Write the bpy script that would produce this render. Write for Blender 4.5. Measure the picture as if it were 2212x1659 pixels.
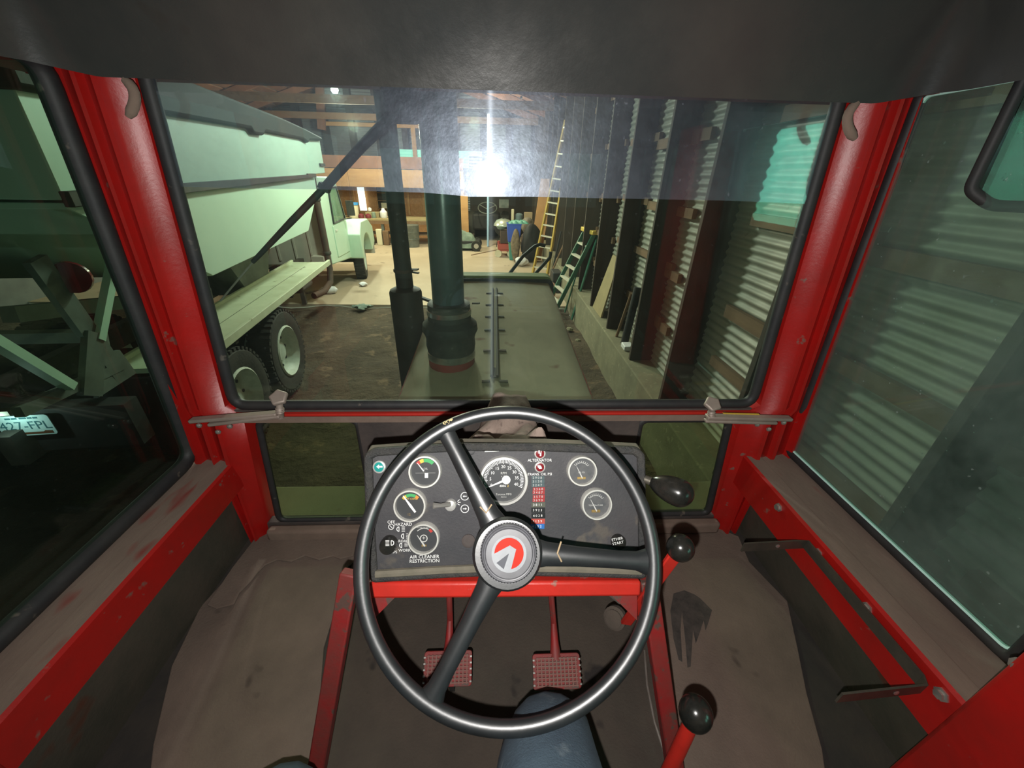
import bpy, bmesh, math, random
from mathutils import Vector, Matrix

random.seed(7)
for o in list(bpy.data.objects):
    bpy.data.objects.remove(o)
SC = bpy.context.scene
COL = SC.collection
R = math.radians
Z = Vector((0, 0, 1))

# ------------------------------------------------------------------ camera, world, light, exposure
EYE = Vector((0.0, 0.0, 2.45))
FPX, CX, CY = 834.0, 1106.0, 829.5
CAM_R = Vector((0.998926, -0.041027, 0.021518))
CAM_D = Vector((-0.000717, -0.478117, -0.878296))
CAM_F = Vector((0.046322, 0.877337, -0.477633))
cam_d = bpy.data.cameras.new('camera')
cam_d.sensor_fit = 'HORIZONTAL'
cam_d.sensor_width = 36.0
cam_d.lens = 36.0 * FPX / 2212.0
cam_d.clip_start = 0.02
cam_d.clip_end = 200
cam = bpy.data.objects.new('camera', cam_d)
cam.matrix_world = Matrix(((CAM_R.x, -CAM_D.x, -CAM_F.x, EYE.x), (CAM_R.y, -CAM_D.y, -CAM_F.y, EYE.y),
                           (CAM_R.z, -CAM_D.z, -CAM_F.z, EYE.z), (0, 0, 0, 1)))
COL.objects.link(cam)
SC.camera = cam
SC.view_settings.view_transform = 'Standard'
SC.view_settings.look = 'None'
SC.view_settings.gamma = 1.0
SC.view_settings.use_curve_mapping = False
SC.view_settings.exposure = 0.0

world = bpy.data.worlds.new('world')
SC.world = world
world.use_nodes = True
world.node_tree.nodes['Background'].inputs[0].default_value = (0.72, 0.95, 1.0, 1)
world.node_tree.nodes['Background'].inputs[1].default_value = 1.6


def lamp(kind, name, loc, power, color=(1, 1, 1), size=0.1, target=None, **kw):
    d = bpy.data.lights.new(name, kind)
    d.energy = power
    d.color = color
    if kind == 'AREA':
        d.shape = 'DISK'
        d.size = size
    else:
        d.shadow_soft_size = size
    for k, v in kw.items():
        setattr(d, k, v)
    o = bpy.data.objects.new(name, d)
    o.location = loc
    if target is not None:
        o.rotation_euler = (Vector(target) - Vector(loc)).to_track_quat('-Z', 'Y').to_euler()
    COL.objects.link(o)
    return o


# the phone's own flash, a few centimetres under its lens, and the barn's ceiling lamps
FLASH = EYE - CAM_R * 0.014 + CAM_D * 0.036
lamp('AREA', 'phone_flash', FLASH, 10.0, (1.0, 0.97, 0.93), 0.009, FLASH + CAM_F)
WARM = (1.0, 0.84, 0.62)
lamp('POINT', 'barn_lamp', (-3.27, 10.0, 3.8), 440, (1.0, 0.95, 0.85), 0.10)
lamp('POINT', 'barn_lamp', (-4.2, 14.0, 3.6), 720, WARM, 0.15)
lamp('POINT', 'barn_lamp', (-0.6, 14.2, 3.8), 520, WARM, 0.15)
lamp('POINT', 'barn_lamp', (-0.9, 8.6, 4.1), 400, (1.0, 0.93, 0.8), 0.15)
lamp('POINT', 'barn_lamp', (-1.1, 6.5, 3.9), 400, (0.93, 1.0, 0.88), 0.15)


# ------------------------------------------------------------------ camera rays: a point of the photograph on a plane of the place
def ray(px, py):
    return CAM_R * ((px - CX) / FPX) + CAM_D * ((py - CY) / FPX) + CAM_F


def at_y(px, py, y):
    r = ray(px, py)
    return EYE + r * (y / r.y)


def at_z(px, py, z):
    r = ray(px, py)
    return EYE + r * ((z - EYE.z) / r.z)


def at_x(px, py, x):
    r = ray(px, py)
    return EYE + r * (x / r.x)


def at_d(px, py, d):
    return EYE + ray(px, py) * d


def on_plane(px, py, p0, n):
    r = ray(px, py)
    return EYE + r * ((p0 - EYE).dot(n) / r.dot(n))


# ------------------------------------------------------------------ materials
MATS = {}


def mat(name, c1, c2=None, scale=6.0, rough=0.55, metal=0.0, bump=0.0, bscale=None, lo=0.35, hi=0.65, c3=None,
        s3=30.0, t3=0.62, spec=0.5, emit=None, estr=0.0, stretch=None, coat=0.0, rough2=None, bdist=0.01):
    if name in MATS:
        return MATS[name]
    m = bpy.data.materials.new(name)
    m.use_nodes = True
    nt = m.node_tree
    N, L = nt.nodes, nt.links
    b = N['Principled BSDF']
    b.inputs['Base Color'].default_value = (*c1, 1)
    b.inputs['Roughness'].default_value = rough
    b.inputs['Metallic'].default_value = metal
    b.inputs['Specular IOR Level'].default_value = spec
    b.inputs['Coat Weight'].default_value = coat
    if emit is not None:
        b.inputs['Emission Color'].default_value = (*emit, 1)
        b.inputs['Emission Strength'].default_value = estr
    tc = N.new('ShaderNodeTexCoord')
    mp = N.new('ShaderNodeMapping')
    L.new(tc.outputs['Object'], mp.inputs[0])
    if stretch:
        mp.inputs['Scale'].default_value = stretch

    def noise(s, det=6.0):
        n = N.new('ShaderNodeTexNoise')
        n.inputs['Scale'].default_value = s
        n.inputs['Detail'].default_value = det
        n.inputs['Roughness'].default_value = 0.65
        L.new(mp.outputs[0], n.inputs['Vector'])
        return n

    def ramp(src, a, bb):
        r = N.new('ShaderNodeMapRange')
        r.inputs[1].default_value = a
        r.inputs[2].default_value = bb
        L.new(src, r.inputs[0])
        return r.outputs[0]
    col = None
    if c2 is not None:
        n = noise(scale)
        mx = N.new('ShaderNodeMix')
        mx.data_type = 'RGBA'
        mx.inputs[6].default_value = (*c1, 1)
        mx.inputs[7].default_value = (*c2, 1)
        fac = ramp(n.outputs[0], lo, hi)
        L.new(fac, mx.inputs[0])
        col = mx.outputs[2]
        if rough2 is not None:
            rr = N.new('ShaderNodeMapRange')
            rr.inputs[3].default_value = rough
            rr.inputs[4].default_value = rough2
            L.new(fac, rr.inputs[0])
            L.new(rr.outputs[0], b.inputs['Roughness'])
    if c3 is not None:
        n = noise(s3, 3.0)
        mx2 = N.new('ShaderNodeMix')
        mx2.data_type = 'RGBA'
        mx2.inputs[6].default_value = (*c1, 1)
        if col is not None:
            L.new(col, mx2.inputs[6])
        mx2.inputs[7].default_value = (*c3, 1)
        L.new(ramp(n.outputs[0], t3, t3 + 0.06), mx2.inputs[0])
        col = mx2.outputs[2]
    if col is not None:
        L.new(col, b.inputs['Base Color'])
    if bump:
        n = noise(bscale or 60.0)
        bp = N.new('ShaderNodeBump')
        bp.inputs['Strength'].default_value = bump
        bp.inputs['Distance'].default_value = bdist
        L.new(n.outputs[0], bp.inputs['Height'])
        L.new(bp.outputs[0], b.inputs['Normal'])
    MATS[name] = m
    return m


def glass(name, tint, refl=0.05, dust=0.03, dust_col=(0.5, 0.55, 0.5), streak=0.0, glow=0.0, glow_r=0.2, glow2=0.0):
    """dusty tinted pane: clear transmission, a sharp reflection, and a film of dust that scatters"""
    m = bpy.data.materials.new(name)
    m.use_nodes = True
    N, L = m.node_tree.nodes, m.node_tree.links
    N.remove(N['Principled BSDF'])
    out = N['Material Output']
    tr = N.new('ShaderNodeBsdfTransparent')
    tr.inputs[0].default_value = (*tint, 1)
    gl = N.new('ShaderNodeBsdfGlossy')
    gl.inputs['Color'].default_value = (0.9, 1.0, 0.95, 1)
    gl.inputs['Roughness'].default_value = 0.015
    lw = N.new('ShaderNodeLayerWeight')
    lw.inputs['Blend'].default_value = 0.5
    pw = N.new('ShaderNodeMath')
    pw.operation = 'POWER'
    pw.inputs[1].default_value = 5.0
    L.new(lw.outputs['Facing'], pw.inputs[0])
    mul = N.new('ShaderNodeMath')
    mul.operation = 'MULTIPLY_ADD'
    mul.inputs[1].default_value = 0.6
    mul.inputs[2].default_value = refl
    L.new(pw.outputs[0], mul.inputs[0])
    m1 = N.new('ShaderNodeMixShader')
    L.new(mul.outputs[0], m1.inputs[0])
    L.new(tr.outputs[0], m1.inputs[1])
    L.new(gl.outputs[0], m1.inputs[2])
    last = m1.outputs[0]
    tc = N.new('ShaderNodeTexCoord')

    def add(fac, sh, sock=None):
        nonlocal last
        mx = N.new('ShaderNodeMixShader')
        if sock is None:
            mx.inputs[0].default_value = fac
        else:
            L.new(sock, mx.inputs[0])
        L.new(last, mx.inputs[1])
        L.new(sh, mx.inputs[2])
        last = mx.outputs[0]
    df = N.new('ShaderNodeBsdfDiffuse')
    df.inputs[0].default_value = (*dust_col, 1)
    ns = N.new('ShaderNodeTexNoise')
    ns.inputs['Scale'].default_value = 5.0
    ns.inputs['Detail'].default_value = 8.0
    ns.inputs['Roughness'].default_value = 0.7
    L.new(tc.outputs['Object'], ns.inputs['Vector'])
    rg = N.new('ShaderNodeMapRange')
    rg.inputs[1].default_value = 0.3
    rg.inputs[2].default_value = 0.75
    rg.inputs[3].default_value = dust * 0.4
    rg.inputs[4].default_value = dust * 1.6
    L.new(ns.outputs[0], rg.inputs[0])
    # specks of dirt
    n2 = N.new('ShaderNodeTexNoise')
    n2.inputs['Scale'].default_value = 90.0
    n2.inputs['Detail'].default_value = 1.0
    L.new(tc.outputs['Object'], n2.inputs['Vector'])
    r2 = N.new('ShaderNodeMapRange')
    r2.inputs[1].default_value = 0.745
    r2.inputs[2].default_value = 0.79
    r2.inputs[4].default_value = min(0.3, dust * 3)
    L.new(n2.outputs[0], r2.inputs[0])
    ad = N.new('ShaderNodeMath')
    ad.operation = 'ADD'
    L.new(rg.outputs[0], ad.inputs[0])
    L.new(r2.outputs[0], ad.inputs[1])
    add(0, df.outputs[0], ad.outputs[0])
    if glow:
        g2 = N.new('ShaderNodeBsdfGlossy')
        g2.inputs['Color'].default_value = (0.75, 0.85, 1.0, 1)
        g2.inputs['Roughness'].default_value = glow_r
        vo = N.new('ShaderNodeTexNoise')
        vo.inputs['Scale'].default_value = 160.0
        vo.inputs['Detail'].default_value = 4.0
        L.new(tc.outputs['Object'], vo.inputs['Vector'])
        bp = N.new('ShaderNodeBump')
        bp.inputs['Strength'].default_value = 0.10
        bp.inputs['Distance'].default_value = 0.002
        L.new(vo.outputs[0], bp.inputs['Height'])
        L.new(bp.outputs[0], g2.inputs['Normal'])
        n5 = N.new('ShaderNodeTexNoise')          # rubbed and scratched patches in the film
        n5.inputs['Scale'].default_value = 26.0
        n5.inputs['Detail'].default_value = 9.0
        n5.inputs['Roughness'].default_value = 0.75
        L.new(tc.outputs['Object'], n5.inputs['Vector'])
        r5 = N.new('ShaderNodeMapRange')
        r5.inputs[1].default_value = 0.35
        r5.inputs[2].default_value = 0.7
        r5.inputs[3].default_value = glow * 0.7
        r5.inputs[4].default_value = glow * 1.6
        L.new(n5.outputs[0], r5.inputs[0])
        add(glow, g2.outputs[0], r5.outputs[0])
    if glow2:
        g4 = N.new('ShaderNodeBsdfGlossy')
        g4.inputs['Color'].default_value = (0.9, 0.95, 1.0, 1)
        g4.inputs['Roughness'].default_value = 0.10
        add(glow2, g4.outputs[0])
    if streak:
        g3 = N.new('ShaderNodeBsdfGlossy')
        g3.inputs['Color'].default_value = (0.8, 0.9, 1.0, 1)
        g3.inputs['Roughness'].default_value = 0.30
        g3.inputs['Anisotropy'].default_value = 0.93
        tg = N.new('ShaderNodeTangent')
        tg.direction_type = 'RADIAL'
        tg.axis = 'Z'
        L.new(tg.outputs[0], g3.inputs['Tangent'])
        g3.inputs['Rotation'].default_value = 0.0
        add(streak, g3.outputs[0])
    L.new(last, out.inputs[0])
    MATS[name] = m
    return m


DUST = (0.30, 0.22, 0.17)
M = {}
M['red'] = mat('red_paint', (0.44, 0.009, 0.007), (0.33, 0.012, 0.009), 9, 0.36, bump=0.06, bscale=90, c3=(0.22, 0.10, 0.08), s3=22, t3=0.66)
M['red_dull'] = mat('worn_red_paint', (0.26, 0.012, 0.012), (0.16, 0.03, 0.025), 14, 0.6, bump=0.1, c3=(0.09, 0.05, 0.04), s3=25, t3=0.58)
M['red_bar'] = mat('bright_red_paint', (0.52, 0.024, 0.015), (0.44, 0.022, 0.014), 20, 0.42, bump=0.05, c3=(0.3, 0.13, 0.1), s3=30, t3=0.68)
M['dusty'] = mat('dust_over_red_paint', (0.20, 0.145, 0.115), (0.25, 0.185, 0.145), 12, 0.9, bump=0.12, bscale=120, c3=(0.24, 0.05, 0.04), s3=7, t3=0.64, stretch=(1, .35, 1))
M['head'] = mat('charcoal_headliner', (0.042, 0.045, 0.044), (0.060, 0.058, 0.052), 3, 0.20, bump=0.06, bscale=30, c3=(0.045, 0.04, 0.035), s3=5, t3=0.66, rough2=0.34, spec=0.7)
M['rubber'] = mat('black_rubber', (0.018, 0.019, 0.021), (0.032, 0.031, 0.03), 14, 0.6, bump=0.06, c3=(0.10, 0.085, 0.07), s3=24, t3=0.66)
M['wheel'] = mat('black_wheel_plastic', (0.009, 0.0105, 0.0115), (0.014, 0.0155, 0.016), 30, 0.39, bump=0.02, bscale=200, spec=1.0)
M['knob'] = mat('black_knob', (0.008, 0.009, 0.008), (0.020, 0.018, 0.015), 40, 0.22)
M['panel'] = mat('black_panel_vinyl', (0.030, 0.030, 0.034), (0.045, 0.043, 0.045), 10, 0.62, bump=0.12, bscale=220, c3=(0.075, 0.065, 0.055), s3=13, t3=0.62)
M['panel_rim'] = mat('black_padded_rim', (0.030, 0.031, 0.032), (0.05, 0.047, 0.042), 40, 0.6, bump=0.6, bscale=220)
M['brow'] = mat('dusty_olive_vinyl', (0.115, 0.105, 0.075), (0.16, 0.14, 0.105), 20, 0.85, bump=0.1)
M['wall'] = mat('dusty_black_vinyl', (0.055, 0.045, 0.042), (0.10, 0.08, 0.07), 7, 0.85, bump=0.15, bscale=140)
M['ledge'] = mat('dusty_ledge', (0.19, 0.135, 0.105), (0.25, 0.18, 0.14), 10, 0.95, bump=0.15)
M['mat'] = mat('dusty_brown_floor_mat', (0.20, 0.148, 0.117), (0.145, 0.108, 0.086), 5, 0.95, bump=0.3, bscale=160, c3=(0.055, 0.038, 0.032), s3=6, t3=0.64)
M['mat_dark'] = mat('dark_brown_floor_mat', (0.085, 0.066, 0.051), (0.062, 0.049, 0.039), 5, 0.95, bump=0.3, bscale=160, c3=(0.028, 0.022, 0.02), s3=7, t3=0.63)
M['floor'] = mat('dark_dirty_floor', (0.035, 0.031, 0.028), (0.055, 0.045, 0.036), 7, 0.9, bump=0.2)
M['kick'] = mat('grimy_kick_panel', (0.060, 0.060, 0.046), (0.085, 0.075, 0.058), 8, 0.36, bump=0.15, c3=(0.10, 0.04, 0.025), s3=5, t3=0.66)
M['metal'] = mat('dull_steel', (0.34, 0.30, 0.27), (0.25, 0.21, 0.18), 25, 0.5, 0.55, bump=0.05)
M['alu'] = mat('dusty_aluminium_bar', (0.40, 0.33, 0.28), (0.33, 0.27, 0.23), 18, 0.55, 0.35, bump=0.05)
M['bolt'] = mat('bright_bolt', (0.62, 0.60, 0.55), None, rough=0.3, metal=0.8)
M['strap'] = mat('dark_strap_steel', (0.10, 0.095, 0.08), (0.16, 0.14, 0.11), 15, 0.42, 0.6, bump=0.05)
M['chrome'] = mat('chrome', (0.78, 0.77, 0.73), None, rough=0.25, metal=0.6)
M['bezel'] = mat('satin_bezel', (0.66, 0.65, 0.60), None, rough=0.35, metal=0.45)
M['dial'] = mat('dial_face', (0.026, 0.028, 0.030), None, rough=0.6)
M['dial2'] = mat('dusty_dial_face', (0.05, 0.053, 0.058), (0.085, 0.085, 0.085), 60, 0.6)
M['white'] = mat('white_print', (0.72, 0.72, 0.70), None, rough=0.6)
M['dimwhite'] = mat('worn_white_print', (0.42, 0.42, 0.40), None, rough=0.6)
M['yellow'] = mat('yellow_print', (0.65, 0.42, 0.05), None, rough=0.6)
M['orange'] = mat('orange_print', (0.65, 0.22, 0.03), None, rough=0.6)
M['green'] = mat('green_print', (0.04, 0.30, 0.09), None, rough=0.6)
M['redp'] = mat('red_print', (0.40, 0.03, 0.02), None, rough=0.6)
M['brass'] = mat('brass_works', (0.55, 0.38, 0.14), (0.3, 0.2, 0.08), 60, 0.4, 0.7)
M['lens_red'] = mat('dark_red_lens', (0.16, 0.012, 0.016), None, rough=0.2)
M['lens_teal'] = mat('teal_lens', (0.02, 0.24, 0.22), None, rough=0.18)
M['emb_white'] = mat('emblem_white', (0.24, 0.25, 0.262), (0.20, 0.208, 0.22), 50, 0.6, spec=0.2)
M['emb_red'] = mat('emblem_red', (0.31, 0.013, 0.004), None, rough=0.6, spec=0.15)
M['emb_grey'] = mat('emblem_grey', (0.06, 0.063, 0.073), None, rough=0.6, spec=0.2)
M['cap'] = mat('grey_cap_plastic', (0.085, 0.085, 0.095), (0.06, 0.06, 0.065), 30, 0.45)
M['twine'] = mat('tan_twine', (0.30, 0.22, 0.13), None, rough=0.9)
M['scuff'] = mat('cream_scuff', (0.55, 0.44, 0.22), None, rough=0.7)
M['denim'] = mat('blue_denim', (0.060, 0.095, 0.125), (0.036, 0.058, 0.082), 10, 0.9, bump=0.35, bscale=320, c3=(0.10, 0.135, 0.16), s3=16, t3=0.6)
M['boot'] = mat('dark_leather', (0.03, 0.022, 0.017), (0.05, 0.035, 0.025), 12, 0.6, bump=0.1)
M['cloth'] = mat('grimy_pinkish_rag', (0.34, 0.26, 0.215), (0.24, 0.18, 0.15), 16, 0.95, bump=0.3, bscale=120, c3=(0.14, 0.10, 0.085), s3=20, t3=0.62)
M['hood'] = mat('dust_covered_hood', (0.36, 0.325, 0.22), (0.30, 0.27, 0.18), 5, 0.95, bump=0.12, bscale=160, c3=(0.21, 0.125, 0.085), s3=4, t3=0.63)
M['hood_front'] = mat('olive_dusty_front_cap', (0.24, 0.30, 0.13), (0.2, 0.25, 0.11), 6, 0.8)
M['seam'] = mat('dark_seam_strip', (0.055, 0.05, 0.035), None, rough=0.8)
M['ppipe'] = mat('dark_intake_pipe', (0.045, 0.070, 0.072), (0.060, 0.085, 0.085), 20, 0.28, bump=0.04, c3=(0.12, 0.13, 0.12), s3=70, t3=0.72)
M['boot_rub'] = mat('dusty_rubber_boot', (0.022, 0.027, 0.026), (0.055, 0.055, 0.045), 8, 0.65)
M['clamp'] = mat('clamp_steel', (0.45, 0.47, 0.44), (0.32, 0.33, 0.30), 20, 0.3, 0.85)
M['ring'] = mat('faded_red_collar', (0.24, 0.05, 0.04), (0.18, 0.05, 0.04), 12, 0.6)
M['muff'] = mat('sooty_muffler', (0.030, 0.030, 0.027), (0.05, 0.042, 0.033), 12, 0.65, bump=0.1)
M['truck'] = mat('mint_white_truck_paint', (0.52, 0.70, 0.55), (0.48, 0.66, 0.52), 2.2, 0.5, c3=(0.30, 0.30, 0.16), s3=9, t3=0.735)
M['truck_in'] = mat('shaded_truck_paint', (0.15, 0.165, 0.14), (0.08, 0.088, 0.07), 3, 0.7)  # darker copy of the truck paint, low light put into the colour
M['plank'] = mat('pale_green_running_board', (0.50, 0.55, 0.38), (0.42, 0.46, 0.31), 4, 0.7, c3=(0.22, 0.22, 0.12), s3=7, t3=0.66)
M['cabgrey'] = mat('shade_grey_cab', (0.50, 0.47, 0.40), (0.44, 0.41, 0.35), 3, 0.6)  # warm shade on the mint cab's rear wall put into this grey
M['tyre'] = mat('tyre_rubber', (0.022, 0.023, 0.02), (0.035, 0.034, 0.028), 10, 0.85, bump=0.4, bscale=50)
M['rim'] = mat('pale_wheel_rim', (0.55, 0.62, 0.53), (0.40, 0.45, 0.38), 8, 0.5)
M['under'] = mat('dirty_chassis', (0.045, 0.042, 0.036), (0.08, 0.07, 0.055), 8, 0.8)
M['rust'] = mat('rusty_steel', (0.10, 0.06, 0.04), (0.06, 0.045, 0.035), 10, 0.8)
M['dirt'] = mat('barn_dirt', (0.085, 0.062, 0.038), (0.042, 0.031, 0.020), 1.3, 1.0, bump=1.0, bscale=7, bdist=0.06, c3=(0.13, 0.09, 0.055), s3=3.0, t3=0.6)
M['conc'] = mat('dusty_concrete', (0.46, 0.37, 0.27), (0.38, 0.30, 0.21), 0.9, 0.9, bump=0.1, c3=(0.27, 0.21, 0.15), s3=2.2, t3=0.64)
M['stem'] = mat('concrete_stem_wall', (0.24, 0.22, 0.14), (0.17, 0.155, 0.10), 3, 0.95, bump=0.3, c3=(0.29, 0.26, 0.17), s3=14, t3=0.6)
M['tin'] = mat('galvanised_sheet', (0.40, 0.38, 0.31), (0.30, 0.28, 0.23), 1.4, 0.6, 0.15, c3=(0.24, 0.2, 0.15), s3=4, t3=0.68)
M['tin_dark'] = mat('old_galvanised_sheet', (0.28, 0.30, 0.31), (0.19, 0.20, 0.21), 1.2, 0.5, 0.4)
M['post'] = mat('dark_barn_timber', (0.055, 0.038, 0.025), (0.035, 0.025, 0.018), 2, 0.85, bump=0.2, bscale=30, stretch=(3, 3, .4))
M['girt'] = mat('brown_barn_timber', (0.20, 0.115, 0.06), (0.14, 0.08, 0.042), 3, 0.85, bump=0.15, stretch=(4, .5, 4))
M['pine'] = mat('new_pine', (0.52, 0.29, 0.12), (0.42, 0.22, 0.09), 2.5, 0.75, stretch=(.6, 4, 4))
M['osb'] = mat('orange_osb', (0.46, 0.22, 0.085), (0.36, 0.17, 0.065), 9, 0.8, c3=(0.5, 0.3, 0.14), s3=25, t3=0.58)
M['rafter'] = mat('rafter_timber', (0.27, 0.125, 0.075), (0.19, 0.09, 0.055), 3, 0.8)
M['roof'] = mat('roof_sheet', (0.42, 0.42, 0.39), (0.34, 0.34, 0.31), 1.5, 0.6, 0.2)
M['darkwood'] = mat('dark_back_wall', (0.045, 0.035, 0.03), (0.03, 0.025, 0.022), 2, 0.9)
M['black'] = mat('matt_black', (0.012, 0.012, 0.013), (0.02, 0.02, 0.02), 12, 0.7)
M['seat'] = mat('black_seat_vinyl', (0.02, 0.02, 0.02), (0.03, 0.03, 0.03), 12, 0.5, bump=0.1)
M['teal_glow'] = mat('translucent_sheet', (0.3, 0.6, 0.5), None, emit=(0.22, 0.80, 0.60), estr=0.9)
M['win_glow'] = mat('daylit_pane', (0.8, 0.8, 0.8), None, emit=(1.0, 1.0, 0.96), estr=2.2)
M['bulb'] = mat('lit_bulb', (0.9, 0.9, 0.9), None, emit=(0.95, 1.0, 0.75), estr=14.0)
M['mirror'] = mat('mirror_glass', (0.55, 0.66, 0.62), None, rough=0.04, metal=1.0)
M['plate'] = mat('plate_white_blue', (0.62, 0.80, 0.84), None, rough=0.5)
M['glass_edge'] = mat('glass_edge', (0.60, 0.95, 0.84), None, rough=0.3)
M['yladder'] = mat('yellow_fibreglass', (0.50, 0.33, 0.06), (0.42, 0.28, 0.06), 8, 0.6)
M['gladder'] = mat('green_fibreglass', (0.025, 0.12, 0.075), None, rough=0.5)
M['rung'] = mat('aluminium_rung', (0.60, 0.58, 0.48), None, rough=0.5, metal=0.3)
M['yellowcap'] = mat('yellow_plastic', (0.62, 0.42, 0.08), None, rough=0.5)
M['bluebin'] = mat('blue_plastic', (0.05, 0.11, 0.50), None, rough=0.5)
M['tealbin'] = mat('teal_plastic', (0.08, 0.28, 0.22), None, rough=0.5)
M['polebl'] = mat('pale_blue_paint', (0.30, 0.45, 0.62), None, rough=0.5)
M['bag'] = mat('white_plastic_bag', (0.75, 0.75, 0.76), (0.6, 0.6, 0.62), 14, 0.5)
M['cream'] = mat('cream_plastic', (0.62, 0.56, 0.40), None, rough=0.5)
M['bluelid'] = mat('blue_lid', (0.05, 0.26, 0.60), None, rough=0.5)
M['wine'] = mat('wine_red', (0.16, 0.02, 0.03), None, rough=0.5)
M['wagon'] = mat('red_wagon_paint', (0.42, 0.08, 0.06), None, rough=0.5)
M['galv'] = mat('dull_galvanised', (0.11, 0.13, 0.12), (0.2, 0.21, 0.19), 6, 0.5, 0.4)
M['lid'] = mat('polished_lid', (0.55, 0.62, 0.55), None, rough=0.25, metal=0.6)
M['greycloth'] = mat('grey_green_cover', (0.20, 0.26, 0.21), (0.12, 0.16, 0.13), 5, 0.9)
M['card'] = mat('cardboard', (0.32, 0.24, 0.15), None, rough=0.9)
M['orangeply'] = mat('orange_plywood', (0.66, 0.34, 0.14), (0.58, 0.29, 0.12), 6, 0.7)
M['tanboard'] = mat('tan_board', (0.33, 0.26, 0.13), (0.27, 0.21, 0.11), 4, 0.85)
M['shield'] = glass('windshield_glass', (0.86, 0.955, 0.90), refl=0.05, dust=0.012, dust_col=(0.42, 0.46, 0.42), streak=0.0016)
M['film'] = glass('sun_film', (0.86, 0.88, 0.93), refl=0.07, dust=0.028, dust_col=(0.60, 0.62, 0.72), streak=0.010, glow=0.055, glow_r=0.36, glow2=0.012)
M['lowglass'] = glass('lower_pane_glass', (0.62, 0.74, 0.60), refl=0.03, dust=0.035, dust_col=(0.22, 0.21, 0.15))
M['leftglass'] = glass('door_glass_clear', (0.72, 0.88, 0.80), refl=0.03, dust=0.010, dust_col=(0.35, 0.42, 0.36))
M['rightglass'] = glass('door_glass_dusty', (0.66, 0.84, 0.76), refl=0.035, dust=0.17, dust_col=(0.36, 0.46, 0.41), glow=0.012, glow_r=0.3)
M['rearglass'] = glass('rear_window_glass', (0.8, 0.95, 0.9), refl=0.03, dust=0.02)
M['truckglass'] = glass('truck_window_glass', (0.45, 0.6, 0.5), refl=0.06, dust=0.25, dust_col=(0.5, 0.62, 0.5))


# ------------------------------------------------------------------ mesh helpers
WORLD = {}


def basis(zdir, xhint=Vector((1, 0, 0))):
    z = Vector(zdir).normalized()
    x = Vector(xhint) - z * Vector(xhint).dot(z)
    if x.length < 1e-5:
        x = Vector((0, 1, 0)) - z * z.y
    x.normalize()
    y = z.cross(x)
    return x, y, z


def frame(o, x, y, z):
    return Matrix(((x[0], y[0], z[0], o[0]), (x[1], y[1], z[1], o[1]), (x[2], y[2], z[2], o[2]), (0, 0, 0, 1)))


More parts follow.
